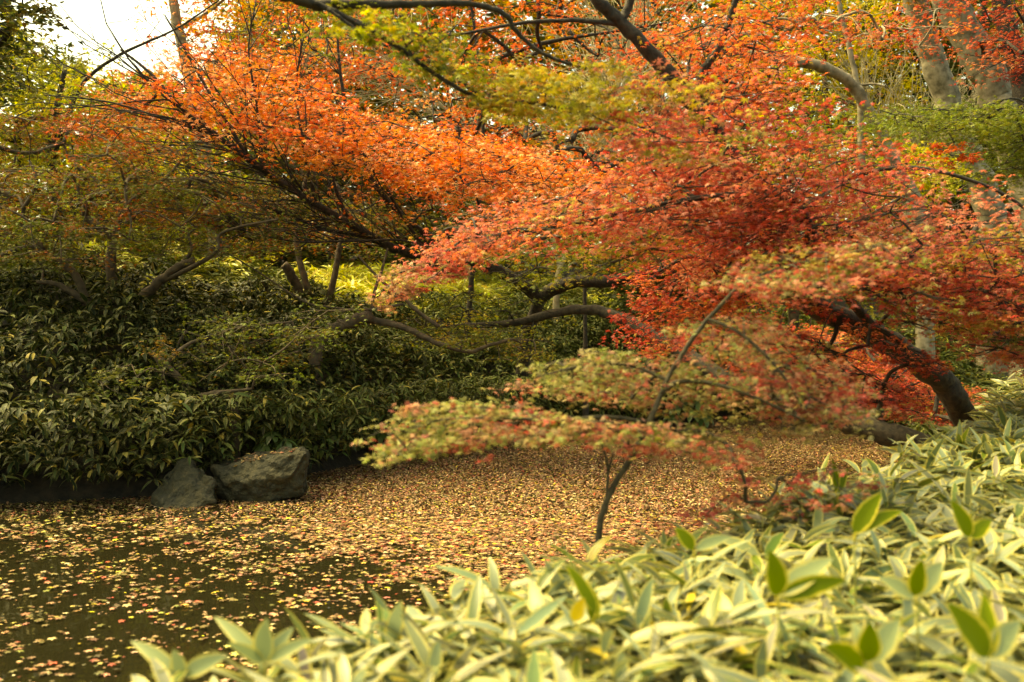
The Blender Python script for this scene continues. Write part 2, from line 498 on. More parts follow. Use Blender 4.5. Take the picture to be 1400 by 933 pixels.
RUST = [((.24, .085, .018), 4), ((.18, .10, .02), 3), ((.34, .08, .02), 3), ((.10, .10, .02), 1.5)]
MGREEN = [((.13, .16, .022), 4), ((.18, .20, .028), 3), ((.10, .12, .02), 2)]
DKGREEN = [((.035, .05, .014), 4), ((.05, .065, .016), 3), ((.075, .08, .02), 2)]
PALEPINK = [((.29, .28, .09), 5), ((.38, .31, .14), 3), ((.42, .20, .12), 2.4), ((.38, .08, .055), 1.3), ((.19, .2, .045), 3)]
PINK = [((.42, .12, .08), 4), ((.38, .2, .1), 3), ((.28, .24, .08), 3), ((.45, .06, .05), 2)]
YOL = [((.30, .25, .035), 4), ((.40, .30, .045), 3), ((.22, .2, .03), 3), ((.45, .2, .04), 1.5)]

# --- leaning red maple on the near right bank
b_trunk = rooted(path((1352, 640, 9.4), (1308, 552, 9.2), (1272, 508, 9.0), (1190, 455, 8.6), (1105, 412, 8.3), (1052, 330, 8.0), (1000, 215, 7.7), (950, 145, 7.5), (888, 72, 7.3), (845, 28, 7.2), (815, -2, 7.1), (760, -80, 6.9), (720, -190, 6.7)))
make_tree("maple_tree", "large red maple leaning out from the right bank on a dark trunk", "tree",
    [(b_trunk, .135, .03),
     (path((1240, 488, 8.85), (1170, 420, 8.2), (1120, 330, 7.6), (1085, 275, 7.2), (1040, 266, 7.0), (985, 268, 6.9), (935, 274, 6.8), (860, 290, 6.7), (760, 310, 6.6), (650, 325, 6.5)), .045, .008),
     (path((975, 188, 7.6), (958, 110, 7.5), (985, 60, 7.5), (1008, -5, 7.4), (1030, -80, 7.3)), .035, .02),
     (path((848, 32, 7.2), (862, 0, 7.2), (868, -60, 7.1)), .035, .02),
     (path((842, 33, 7.2), (780, 28, 7.0), (705, 33, 6.9), (640, 45, 6.8), (600, 50, 6.8)), .02, .008),
     (path((1052, 330, 8.0), (1150, 250, 7.6), (1250, 230, 7.3), (1360, 260, 7.2), (1450, 320, 7.2)), .022, .01),
     (path((1190, 455, 8.6), (1250, 400, 8), (1330, 380, 7.6), (1420, 420, 7.4)), .022, .01),
     (path((1105, 412, 8.3), (1010, 385, 8.2), (950, 350, 8.3), (900, 372, 8.6)), .04, .012)],
    [dict(poly=[(600, 345), (640, 290), (760, 270), (850, 235), (940, 110), (1020, 130), (1110, 190), (1230, 240), (1320, 295), (1400, 320), (1440, 400), (1330, 400), (1180, 340), (1060, 350), (960, 310), (830, 310), (700, 320), (660, 345)],
          d=(6.2, 8.6), pads=110, leaves=19000, r=.48, flat=.10, size=.052, pal=RED + ROSE, slope=(.30, 0, 0), tr=.004, nspray=7),
     dict(poly=[(1180, 335), (1330, 370), (1440, 380), (1440, 500), (1370, 480), (1250, 405), (1150, 365), (1060, 345)],
          d=(6.2, 8.6), pads=64, leaves=11000, r=.36, flat=.1, size=.05, pal=ROSE + RED + [((.30, .28, .08), 3)], slope=(-.25, 0, 0), nspray=7),
     dict(poly=[(1120, 460), (1230, 480), (1300, 530), (1420, 540), (1420, 565), (1370, 570), (1270, 575), (1180, 550)], d=(10.2, 11.6), pads=34, leaves=5200, r=.32, flat=.12, size=.052, pal=CRIM + RED + [((.2, .16, .03), 3)], slope=(-.2, 0, 0)),
     dict(poly=[(880, 250), (960, 230), (1080, 260), (1120, 300), (1000, 330), (900, 320)], d=(6.6, 8.2), pads=24, leaves=3000, r=.42, flat=.12, size=.05, pal=CRIM, slope=(.25, 0, 0)),
     dict(poly=[(1300, 300), (1400, 330), (1430, 400), (1380, 470), (1330, 400)], d=(6.4, 8), pads=18, leaves=1700, r=.34, flat=.1, size=.05, pal=MGREEN + YOL + PINK, slope=(-.2, 0, 0)),
     dict(poly=[(1040, 450), (1110, 460), (1190, 505), (1240, 550), (1190, 560), (1100, 530)], d=(7.0, 8.8), pads=18, leaves=1500, r=.22, flat=.12, size=.05, pal=ROSE + RED + PINK, slope=(-.3, 0, 0), nspray=7),
     dict(poly=[(1090, 405), (1150, 420), (1250, 470), (1290, 500), (1240, 500), (1150, 460)], d=(7.4, 8.2), pads=12, leaves=850, r=.2, flat=.15, size=.05, pal=RED + CRIM, slope=(-.3, 0, 0), nspray=7),
     dict(poly=[(690, 330), (760, 315), (880, 320), (900, 350), (800, 370), (720, 365)], d=(6.6, 8), pads=14, leaves=1500, r=.32, flat=.1, size=.05, pal=MGREEN + YOL, slope=(.2, 0, 0), label="green patch at the crown's lower left"),
     dict(poly=[(1060, 390), (1150, 400), (1230, 450), (1380, 440), (1300, 400), (1160, 380)], d=(6, 7.4), pads=14, leaves=1000, r=.24, flat=.1, size=.05, pal=YOL + PINK, slope=(-.3, 0, 0)),
     dict(poly=[(870, 60), (960, 20), (1040, 20), (1075, 70), (1060, 130), (980, 110)], d=(7, 9), pads=22, leaves=2600, r=.42, size=.053, pal=RED + REDOR, slope=(.2, 0, 0)),
     dict(poly=[(890, 330), (1000, 320), (1060, 380), (980, 470), (900, 465), (865, 430), (900, 390)], d=(7.6, 9.3), pads=40, leaves=7000, r=.38, flat=.12, size=.05, pal=CRIM + RED, slope=(.35, 0, 0), label="deep crimson foliage hanging low over the pond"),
     dict(poly=[(520, 395), (600, 340), (640, 330), (610, 375), (560, 400), (530, 410)], d=(6.3, 6.7), pads=9, leaves=900, r=.2, size=.055, pal=PINK, slope=(.4, 0, 0))],
    bark=M_BARK_DARK)

# --- low trunk reaching over the water
c_trunk = rooted(path((1330, 650, 10.4), (1245, 604, 10.6), (1170, 580, 10.9), (1110, 561, 11.2), (1000, 522, 12.0), (905, 465, 12.8), (835, 430, 13.4), (780, 425, 13.8), (690, 443, 14.3), (600, 447, 14.6)))
make_tree("maple_tree", "low crimson maple with a trunk lying out flat over the pond", "tree",
    [(c_trunk, .145, .04),
     (path((1110, 561, 11.2), (1060, 500, 11), (1000, 450, 11), (940, 420, 11)), .05, .015),
     (path((1200, 590, 10.8), (1210, 530, 10.6), (1240, 490, 10.5)), .05, .015)],
    [dict(poly=[(1000, 470), (1080, 440), (1180, 470), (1270, 520), (1270, 560), (1190, 545), (1090, 530), (1000, 500)], d=(11.2, 13.2), pads=54, leaves=9000, r=.42, size=.054, pal=CRIM + RED, slope=(-.2, 0, 0)),
     dict(poly=[(620, 400), (720, 400), (760, 440), (700, 470), (560, 470)], d=(13.4, 14.8), pads=22, leaves=1700, r=.36, flat=.15, size=.055, pal=MGREEN + YGREEN, slope=(.1, 0, 0), label="yellow green foliage at the tip of the trunk")],
    bark=M_BARK_LOW)

# --- orange maple on the far bank
d_trunk = rooted(path((704, 585, 16.9), (712, 520, 16.6), (722, 455, 16.2), (735, 408, 15.8), (700, 380, 15.4), (652, 360, 15), (590, 352, 14.6), (540, 340, 14.2), (478, 306, 13.7), (432, 280, 13.3), (385, 250, 13), (340, 218, 12.7), (300, 188, 12.5), (250, 150, 12.4), (205, 100, 12.4), (165, 68, 12.4)))
make_tree("maple_tree", "bright orange maple with long bare limbs spreading left on the far bank", "tree",
    [(d_trunk, .125, .014),
     (path((735, 408, 15.8), (775, 388, 15.4), (838, 384, 15.0), (890, 371, 14.6), (945, 350, 14.2), (1010, 320, 14)), .11, .05),
     (path((735, 408, 15.8), (690, 372, 15.6), (640, 350, 15.4), (560, 305, 15), (500, 230, 14.6), (470, 130, 14.4), (460, 40, 14.3)), .08, .015),
     (path((545, 342, 14.2), (500, 325, 14.0), (440, 312, 13.8), (370, 285, 13.6), (300, 262, 13.5), (220, 255, 13.4)), .035, .01),
     (path((432, 280, 13.3), (415, 200, 13), (405, 120, 12.9), (415, 50, 12.8)), .03, .01),
     (path((340, 218, 12.7), (300, 150, 12.5), (262, 85, 12.4), (225, 20, 12.3)), .03, .008),
     (path((360, 234, 12.8), (352, 150, 12.7), (340, 70, 12.6), (350, 0, 12.6)), .025, .008),
     (path((300, 188, 12.5), (230, 165, 12.3), (150, 140, 12.1), (60, 130, 12)), .02, .007),
     (path((478, 306, 13.7), (455, 240, 13.5), (470, 180, 13.4), (450, 110, 13.3)), .03, .01),
     (path((590, 352, 14.6), (540, 280, 14.2), (520, 220, 14), (540, 160, 13.9)), .03, .01),
     (path((600, 352, 14.6), (560, 330, 14), (470, 330, 13.4), (400, 330, 13), (310, 310, 12.8)), .025, .007)],
    [dict(poly=[(95, 175), (150, 120), (230, 95), (300, 60), (400, 70), (450, 140), (540, 165), (640, 180), (720, 205), (790, 240), (700, 265), (620, 262), (540, 255), (480, 232), (400, 205), (330, 170), (230, 180), (130, 190)],
          d=(11.8, 14.8), pads=130, leaves=15500, r=.58, flat=.11, size=.08, pal=ORANGE, mat=M_LEAF_SHINY, tr=.005, tilt=.5, slope=(-.18, 0, 0), nspray=7),
     dict(poly=[(150, 190), (330, 190), (470, 230), (640, 262), (700, 280), (560, 300), (420, 290), (300, 270), (170, 230)], d=(12, 14.6), pads=50, leaves=1500, r=.5, flat=.1, size=.078, pal=ORANGE + RUST + OLIVE, mat=M_LEAF_SHINY, tr=.004, tilt=.5, slope=(-.15, 0, 0)),
     dict(poly=[(600, 265), (720, 245), (880, 235), (900, 310), (800, 325), (690, 305), (620, 300)], d=(13, 15.5), pads=40, leaves=3200, r=.45, size=.07, pal=REDOR + MGREEN, tr=.005),
     dict(poly=[(300, 235), (420, 265), (540, 290), (560, 330), (430, 330), (320, 290)], d=(13.8, 15.4), pads=26, leaves=2400, r=.45, flat=.15, size=.06, pal=YOL + OLIVE + RUST, tr=.004),
     dict(poly=[(560, 165), (640, 175), (740, 200), (800, 235), (720, 255), (600, 245)], d=(12.5, 14.6), pads=26, leaves=2600, r=.5, flat=.11, size=.078, pal=ORANGE, mat=M_LEAF_SHINY, tr=.005),
     dict(poly=[(620, 330), (700, 310), (760, 340), (740, 390), (660, 380)], d=(13, 14.8), pads=12, leaves=800, r=.36, size=.055, pal=MGREEN + YGREEN, label="soft green foliage below the limbs")],
    bark=M_BARK_DARK,
    fans=[(0, 46, .42, .95, (-.75, -.25, .5), 1.2, 3.4, .012), (0, 14, .40, .85, (-.9, -.3, .05), 1.0, 2.6, .009), (2, 26, .3, .95, (-.7, -.1, .5), .8, 2.4, .01), (3, 26, .1, .95, (-.8, 0, .3), .8, 1.8, .009), (10, 26, .1, 1., (-.8, 0, .35), .8, 1.8, .009),
          (4, 8, .2, .9, (.1, 0, .9), .6, 1.3, .008), (6, 8, .2, .9, (.1, 0, .9), .6, 1.3, .008), (1, 10, .2, .9, (.1, 0, .9), .6, 1.4, .01)])

# --- twisted maples on the left bank
make_tree("maple_tree", "gnarled dark maple with twisted stems on the left bank", "tree",
    [(rooted(path((157, 475, 12.2), (155, 425, 12.2), (152, 360, 12.1), (152, 330, 12.1), (138, 312, 12), (117, 296, 12), (122, 272, 11.9), (150, 262, 11.9))), .09, .03),
     (path((150, 430, 12.2), (120, 412, 12.0), (100, 372, 11.9), (60, 345, 11.8), (30, 340, 11.7), (-30, 362, 11.6)), .055, .025),
     (path((152, 340, 12.1), (175, 280, 12), (230, 240, 11.9), (260, 200, 11.8)), .04, .012),
     (path((60, 345, 11.8), (30, 300, 11.7), (50, 250, 11.6), (40, 220, 11.6)), .04, .012),
     (path((120, 412, 12), (80, 390, 11.9), (50, 385, 11.8)), .05, .02)],
    [dict(poly=[(-30, 170), (60, 150), (150, 150), (230, 190), (300, 230), (310, 260), (220, 300), (90, 300), (-30, 290)], d=(11, 13.4), pads=52, leaves=6500, r=.5, flat=.1, size=.055, pal=OLIVE + RUST + RUST, slope=(-.1, 0, 0)),
     dict(poly=[(-30, 290), (60, 300), (110, 340), (60, 375), (-30, 370)], d=(11.2, 13), pads=18, leaves=2200, r=.4, size=.055, pal=MGREEN + OLIVE),
     dict(poly=[(-30, 230), (150, 210), (260, 260), (240, 350), (100, 360), (-30, 330)], d=(10.6, 12.2), pads=26, leaves=2600, r=.42, flat=.15, size=.055, pal=OLIVE + MGREEN + RUST)],
    bark=M_BARK_BROWN)
make_tree("maple_tree", "rusty maple with one thick stem sloping right to a sawn end", "tree",
    [(rooted(path((186, 470, 12.6), (186, 420, 12.6), (215, 388, 12.5), (245, 365, 12.4), (266, 357, 12.4))), .075, .05),
     (path((245, 365, 12.4), (262, 342, 12.4), (258, 322, 12.4), (270, 310, 12.4)), .03, .015),
     (path((215, 388, 12.5), (290, 350, 12.2), (300, 322, 12.2), (330, 310, 12.1), (380, 300, 12)), .035, .012)],
    [dict(poly=[(200, 250), (300, 240), (420, 290), (400, 340), (300, 350), (220, 320)], d=(11.8, 13.8), pads=40, leaves=4400, r=.45, flat=.1, size=.055, pal=RUST + OLIVE + MGREEN + [((.45, .12, .03), 2)])],
    bark=M_BARK_BROWN)
make_tree("maple_tree", "small green maple with a low elbowed stem in the left bank bamboo", "tree",
    [(rooted(path((318, 548, 10.9), (262, 545, 10.8), (250, 522, 10.8), (225, 498, 10.8), (205, 482, 10.8))), .06, .03),
     (path((262, 545, 10.8), (290, 552, 10.7), (300, 538, 10.6), (345, 532, 10.6)), .035, .015),
     (path((225, 498, 10.8), (260, 470, 11), (320, 450, 11.2), (400, 440, 11.4)), .025, .01)],
    [dict(poly=[(150, 490), (220, 465), (300, 425), (370, 440), (450, 420), (450, 470), (370, 520), (290, 490), (230, 530), (130, 530)], d=(10.0, 11.9), pads=40, leaves=4200, r=.32, flat=.4, size=.055, pal=MGREEN + OLIVE + DKGREEN, slope=(.05, 0, 0))],
    bark=M_BARK_BROWN)
make_tree("maple_tree", "three stemmed olive maple with a sawn leaning stem behind the left bank", "tree",
    [(rooted(path((418, 450, 15.5), (412, 410, 15.5), (403, 385, 15.4), (388, 362, 15.3))), .085, .07),
     (rooted(path((428, 450, 15.6), (420, 395, 15.6), (408, 350, 15.7), (405, 300, 15.8), (420, 240, 15.8))), .07, .03),
     (rooted(path((436, 450, 15.7), (455, 390, 15.8), (462, 350, 15.9), (470, 300, 16), (460, 250, 16))), .07, .03),
     (rooted(path((382, 435, 15.2), (370, 405, 15.2), (361, 383, 15.2))), .045, .04)],
    [dict(poly=[(330, 260), (430, 270), (560, 280), (540, 340), (420, 335), (330, 330)], d=(15.5, 17.6), pads=36, leaves=3000, r=.5, size=.065, pal=OLIVE + RUST + MGREEN)],
    bark=M_BARK_BROWN)
make_tree("maple_tree", "low spreading maple with a sawn stub at the centre of the far bank", "tree",
    [(rooted(path((430, 480, 13.2), (452, 455, 13.2), (480, 440, 13.1), (508, 432, 13.0))), .10, .085),
     (path((500, 437, 13.05), (535, 443, 13), (562, 452, 12.9), (600, 470, 12.8), (640, 481, 12.7), (670, 472, 12.7), (700, 464, 12.7)), .05, .018),
     (path((508, 425, 13.0), (512, 400, 13), (522, 370, 13.1), (530, 340, 13.2)), .03, .015),
     (path((600, 447, 12.9), (570, 425, 12.9), (545, 402, 12.9), (520, 383, 13), (490, 350, 13.1)), .03, .015),
     (path((552, 416, 12.9), (500, 424, 12.8), (450, 420, 12.8), (415, 412, 12.8), (350, 370, 12.8), (300, 340, 12.8)), .02, .009)],
    [dict(poly=[(560, 430), (680, 440), (760, 480), (760, 520), (680, 490), (600, 475)], d=(12.2, 13.6), pads=20, leaves=1600, r=.32, flat=.15, size=.055, pal=MGREEN + YOL)],
    bark=M_BARK_BROWN)

# --- slender maple sapling in front
make_tree("maple_sapling", "slender young maple with pale green and pink tips behind the bamboo hedge", "tree",
    [(rooted(path((811, 790, 4.25), (817, 740, 4.25), (829, 686, 4.25), (866, 620, 4.25), (891, 570, 4.25), (912, 520, 4.3), (940, 474, 4.3), (968, 436, 4.3), (1010, 392, 4.3))), .020, .009),
     (path((1010, 392, 4.3), (1060, 368, 4.35), (1130, 352, 4.4), (1190, 340, 4.4)), .005, .002),
     (path((829, 686, 4.25), (831, 640, 4.25), (822, 604, 4.25)), .008, .004),
     (path((831, 645, 4.25), (843, 606, 4.22)), .006, .003),
     (path((905, 538, 4.28), (930, 522, 4.25), (980, 526, 4.2), (1030, 543, 4.2), (1100, 575, 4.2)), .011, .006),
     (path((888, 578, 4.25), (830, 570, 4.2), (760, 575, 4.15), (680, 572, 4.1), (600, 575, 4.05), (530, 595, 4.0)), .010, .004),
     (path((912, 520, 4.3), (860, 500, 4.3), (800, 500, 4.3), (735, 515, 4.3)), .009, .004),
     (path((968, 436, 4.3), (1010, 455, 4.25), (1060, 500, 4.2), (1100, 560, 4.2)), .009, .004)],
    [dict(poly=[(515, 592), (570, 555), (650, 540), (700, 555), (760, 565), (850, 570), (930, 585), (1030, 600), (1000, 632), (900, 615), (800, 608), (700, 595), (640, 612), (590, 600), (545, 625)], d=(3.8, 4.5), pads=56, leaves=4455, r=.15, flat=.16, size=.038, pal=PALEPINK + PALEPINK + PINK, tr=.002, nspray=3),
     dict(poly=[(720, 515), (790, 480), (860, 480), (930, 505), (980, 540), (940, 560), (860, 545), (790, 535), (730, 530)], d=(4.2, 4.9), pads=36, leaves=2565, r=.18, flat=.12, size=.038, pal=PALEPINK, tr=.002, nspray=3),
     dict(poly=[(960, 440), (1010, 430), (1090, 480), (1160, 535), (1175, 565), (1100, 590), (1050, 575), (990, 520)], d=(4.25, 4.9), pads=56, leaves=3900, r=.2, flat=.16, size=.038, pal=PALEPINK + PINK + ROSE, tr=.002, nspray=3),
     dict(poly=[(1000, 370), (1080, 345), (1190, 325), (1230, 350), (1150, 380), (1060, 400), (1010, 400)], d=(4.1, 4.7), pads=24, leaves=1700, r=.18, flat=.16, size=.038, pal=PALEPINK + PINK + ROSE, tr=.002, nspray=3),
     dict(poly=[(870, 740), (960, 700), (1060, 640), (1160, 640), (1180, 670), (1060, 690), (960, 720)], d=(4.0, 4.6), pads=20, leaves=500, r=.16, size=.04, pal=PINK + [((.5, .09, .09), 6)], tr=.002, nspray=3, label="sparse pink lower foliage")],
    bark=M_BARK_OLIVE)

# --- maple beside the camera whose limb reaches in overhead
make_tree("maple_tree", "green and yellow maple limb reaching in across the top of the view", "tree",
    [(rooted([np.array([-2.2, -.9, .6]), np.array([-2.2, -.8, 1.6]), np.array([-2.1, -.4, 2.7]), np.array([-1.9, .8, 3.5]), np.array([-1.5, 2.6, 3.7])] + path((330, -60, 4.3), (415, 2, 4.6), (465, 6, 4.7), (560, 6, 4.8), (640, 5, 4.9), (690, 20, 4.95), (705, 42, 5.0), (740, 72, 5.05), (790, 90, 5.1), (850, 92, 5.2))), .13, .004),
     (path((430, 3, 4.6), (480, 28, 4.65), (535, 58, 4.7), (600, 105, 4.8), (660, 136, 4.9), (720, 140, 5), (780, 150, 5.1), (850, 165, 5.2), (930, 195, 5.3)), .014, .004),
     (path((448, 12, 4.6), (475, 32, 4.6), (500, 48, 4.62), (528, 53, 4.65)), .009, .005),
     (path((600, 105, 4.8), (560, 70, 4.75), (540, 20, 4.7)), .006, .003)],
    [dict(poly=[(420, 10), (470, 0), (560, 20), (610, 60), (640, 110), (600, 100), (530, 60), (450, 40)], d=(4.4, 5.0), pads=18, leaves=1000, r=.18, size=.05, pal=MGREEN + YGREEN, tr=.002, nspray=3),
     dict(poly=[(620, 90), (700, 90), (800, 110), (860, 140), (850, 160), (760, 160), (680, 150)], d=(4.6, 5.2), pads=20, leaves=1500, r=.2, size=.05, pal=YOL, tr=.002, nspray=3),
     dict(poly=[(800, 90), (880, 90), (960, 130), (1010, 170), (990, 220), (900, 215), (840, 180)], d=(4.7, 5.4), pads=20, leaves=1200, r=.2, size=.05, pal=YOL + PINK, tr=.002, nspray=3)],
    bark=M_BARK_DARK)

# --- green tiered maple, upper right
make_tree("maple_tree", "green tiered maple spreading from the right edge below the grey trunks", "tree",
    [(rooted(path((1520, 640, 11), (1500, 500, 11), (1470, 350, 10.8), (1440, 240, 10.6), (1400, 190, 10.4), (1330, 178, 10.2), (1270, 170, 10), (1200, 150, 9.9))), .085, .004),
     (path((1440, 240, 10.6), (1400, 140, 10.3), (1330, 150, 10.1), (1260, 150, 10)), .016, .005)],
    [dict(poly=[(1200, 160), (1270, 148), (1400, 150), (1450, 160), (1440, 250), (1370, 225), (1340, 185), (1240, 175)], d=(9.4, 11), pads=44, leaves=8500, r=.42, size=.055, pal=MGREEN, tr=.005),
     dict(poly=[(1340, 350), (1440, 330), (1440, 440), (1370, 430)], d=(9.6, 11), pads=12, leaves=1400, r=.4, size=.055, pal=MGREEN, tr=.005),
     dict(poly=[(1265, 195), (1310, 190), (1320, 215), (1280, 220)], d=(9.4, 9.8), pads=4, leaves=160, r=.2, size=.075, pal=REDOR, tr=.004, label="bright orange sprig")],
    bark=M_BARK_DARK)

# --- grey trunks, upper right
def tall(px, d, label, pts, r0, r1, regions=(), bark=M_BARK_PALE, name="tall_tree", **k):
    make_tree(name, label, "tree", [(rooted(path(*pts)), r0, r1)] + k.pop("extra", []), regions, bark=bark, leafmat=M_FAR, **k)
tall(0, 0, "pale grey trunk second from the right edge with a straight lean", [(1360, 330, 19), (1330, 225, 19), (1310, 190, 19), (1285, 110, 19), (1262, 40, 19), (1240, -40, 19), (1220, -150, 19)], .30, .20,
     [dict(poly=[(1130, -160), (1330, -160), (1330, -20), (1160, -20)], d=(17, 21), pads=24, leaves=3000, r=.9, size=.12, pal=OLIVE + GOLD, tmpl=T_MAPLE3, tr=.012)])
tall(0, 0, "thick grey trunk with a long rotted brown scar at upper right", [(1420, 330, 17), (1385, 200, 17), (1362, 132, 17), (1335, 75, 17), (1300, 5, 17), (1275, -60, 17), (1250, -160, 17)], .34, .24,
     [dict(poly=[(1250, -170), (1420, -170), (1420, -20), (1280, -20)], d=(15, 18.5), pads=20, leaves=2600, r=.8, size=.1, pal=RUST + RED, tmpl=T_MAPLE3, tr=.012)])
tall(0, 0, "dark trunk at the right edge behind a red spray", [(1420, 260, 16), (1405, 150, 16), (1388, 85, 16), (1372, 20, 16), (1350, -60, 16), (1345, -150, 16)], .20, .13,
     [dict(poly=[(1340, -40), (1440, -40), (1450, 90), (1360, 110), (1330, 60)], d=(14, 16), pads=22, leaves=2600, r=.5, size=.075, pal=RED + CRIM, tr=.008)], bark=M_BARK_DARK)
tall(0, 0, "arching pale limbed tree behind the red crown", [(1262, 330, 15.5), (1222, 220, 15.4), (1182, 142, 15.3), (1160, 112, 15.2), (1125, 92, 15.1), (1080, 83, 15), (1010, 72, 14.9), (960, 60, 14.8)], .13, .07,
     [dict(poly=[(940, 0), (1100, -10), (1180, 10), (1290, 10), (1310, 40), (1250, 70), (1190, 60), (1150, 40), (1040, 60), (960, 60)], d=(13, 15), pads=30, leaves=2200, r=.45, size=.075, pal=REDOR + RED, tr=.007)],
     extra=[(path((1180, 300, 15.6), (1176, 150, 15.6), (1171, 110, 15.6), (1160, 60, 15.6), (1148, 10, 15.6), (1140, -60, 15.6)), .06, .03),
            (path((1173, 117, 15.6), (1195, 115, 15.5), (1210, 118, 15.4)), .025, .012)])

# ------------------------------------------------------------------ trees further back
def back_tree(label, d, trunk, poly, pads, leaves, r, size, pal, tmpl=T_MAPLE3, bark=M_BARK_BROWN, r0=.16, name="woodland_tree", flat=.4, dd=2.0, limbs=(), fans=(), twigs_mat=None, tilt=.7, mat=None, mixin=.3):
    tr = rooted(path(*[(a, b_, d) for a, b_ in trunk]))
    make_tree(name, label, "tree", [(tr, r0, r0 * .3)] + [(path(*[(a, b_, d + e) for a, b_, e in l]), rr0, rr1) for l, rr0, rr1 in limbs],
              [dict(poly=poly, d=(d - dd, d + dd), pads=pads, leaves=leaves, r=r, size=size, pal=pal, tmpl=tmpl, flat=flat, tr=.012, tilt=tilt, nspray=3, mixin=mixin)] if pads else [],
              bark=bark, leafmat=mat or M_FAR, fans=fans, twigs_mat=twigs_mat, sides=7)

back_tree("dark evergreen at the top left corner, crown widened out of view for shade", 15, [(-190, 470), (-180, 250), (-170, 20), (-160, -300)],
          [(-560, -60), (-300, -420), (-20, -420), (20, -120), (44, 0), (40, 70), (-10, 100), (-70, 130), (-120, 240), (-450, 250)], 110, 26000, .75, .12, DKGREEN + [((.16, .14, .03), 5), ((.14, .08, .02), 2)], T_RHOMB, M_BARK_DARK, .22)  # crown carried out of view at left to shade the left bank
back_tree("yellow green tree at the left edge under the white sky", 19, [(70, 420), (80, 300), (70, 200), (90, 90)],
          [(-40, 110), (0, 30), (40, 50), (100, 75), (150, 90), (210, 180), (250, 330), (100, 350), (-40, 330)], 70, 15000, .8, .11, YGREEN + YGREEN + OLIVE, T_MAPLE3, M_BARK_DARK, .14,
          limbs=[([(72, 220, 0), (110, 120, -.3), (165, 75, -.5), (240, 40, -.8), (300, 0, -1)], .05, .012)])
back_tree("bright lime coloured tree left of centre behind the orange twigs", 25, [(210, 400), (215, 300), (205, 200), (220, 130)],
          [(110, 95), (200, 110), (280, 130), (370, 160), (380, 330), (200, 340), (110, 260)], 60, 9000, 1.0, .17, YGREEN + [((.50, .46, .05), 3)], T_RHOMB, M_BARK_BROWN, .16)
back_tree("golden tree with a pale trunk beside the white sky", 22, [(300, 420), (290, 280), (262, 120), (240, 20), (225, -60), (215, -140)],
          [(255, -90), (520, -60), (520, 160), (430, 190), (330, 140), (262, 70), (235, 30)], 60, 8500, .85, .12, GOLD + REDOR, T_MAPLE3, M_BARK_PALE, .22,
          limbs=[([(262, 120, 0), (300, 80, .3), (360, 40, .5), (430, 10, 1)], .06, .015), ([(245, 40, 0), (280, 20, 0), (330, -20, 0)], .05, .02)])
back_tree("dark evergreen glimpsed between golden leaves at top centre", 27, [(440, 420), (430, 250), (425, 100), (420, -60)],
          [(330, -60), (560, -60), (560, 300), (300, 330), (310, 130), (345, 40)], 60, 9000, 1.3, .24, DKGREEN + OLIVE, T_RHOMB, M_BARK_DARK, .25, dd=2.5)
back_tree("red orange maple at top centre behind the overhead limb", 17, [(640, 440), (650, 330), (660, 200), (655, 90), (640, -20)],
          [(380, 10), (460, -50), (700, -60), (880, -40), (940, 40), (860, 100), (780, 60), (700, 110), (560, 110), (440, 90)], 70, 6000, .6, .08, REDOR, T_MAPLE, M_BARK_DARK, .06,
          limbs=[([(655, 130, 0), (600, 90, 0), (520, 60, .2), (440, 50, .4)], .05, .012), ([(655, 90, 0), (740, 60, 0), (860, 40, 0), (920, 30, 0)], .05, .012)])
back_tree("second red orange maple lower at centre among pale twigs", 16.5, [(800, 430), (795, 330), (780, 260), (760, 190)],
          [(540, 150), (640, 130), (780, 180), (880, 150), (920, 220), (850, 250), (720, 240), (600, 200)], 46, 3000, .5, .075, REDOR + ORANGE, T_MAPLE, M_BARK_DARK, .05)
back_tree("pale stemmed bare tree with fine whitish twigs at centre", 20, [(760, 420), (765, 370), (785, 330), (800, 290)], None, 0, 0, 0, 0, None, bark=M_TWIG_PALE, r0=.09, name="bare_tree",
          limbs=[([(765, 370, 0), (752, 320, 0), (700, 240, 0), (600, 140, 0), (540, 90, 0)], .05, .015), ([(785, 330, 0), (800, 250, .2), (830, 180, .2), (860, 60, .2), (880, -20, .2)], .05, .02), ([(800, 290, 0), (860, 220, 0), (930, 150, 0)], .04, .015)],
          fans=[(1, 150, .25, 1, (-.6, .1, .35), 1.2, 3.2, .013), (2, 190, .2, 1, (.2, 0, .7), 1.2, 3, .013), (2, 80, .2, .8, (-.6, 0, .1), 1, 2.6, .012), (3, 90, .1, 1, (.3, 0, .4), 1, 2.4, .012)])
back_tree("bare tree with tangled pale twigs behind the grey trunks", 22, [(1240, 420), (1240, 300), (1250, 220), (1280, 150)], None, 0, 0, 0, 0, None, bark=M_TWIG_PALE, r0=.1, name="bare_tree",
          limbs=[([(1240, 250, 0), (1200, 180, 0), (1180, 120, 0)], .05, .02), ([(1250, 220, 0), (1350, 160, 0), (1400, 120, 0)], .05, .02)],
          fans=[(0, 80, .3, 1, (.1, 0, .4), 1, 2.6, .014), (1, 90, .0, 1, (-.3, 0, .5), 1, 2.6, .014), (2, 110, .0, 1, (.3, 0, .4), 1, 2.6, .014)])
back_tree("olive evergreen filling the middle distance at centre left", 24, [(350, 430), (352, 380), (350, 300), (360, 200)],
          [(270, 230), (450, 200), (640, 230), (700, 330), (560, 370), (400, 380), (270, 360)], 80, 11000, 1.1, .2, OLIVE + DKGREEN, T_RHOMB, M_BARK_BROWN, .2)
back_tree("dark green conifer behind the dark forked limb", 18.5, [(890, 450), (890, 400), (895, 350), (895, 300)],
          [(820, 290), (960, 290), (1000, 400), (930, 420), (850, 410)], 40, 9000, .5, .11, DKGREEN + [((.09, .10, .02), 3)], T_RHOMB, M_BARK_DARK, .12)
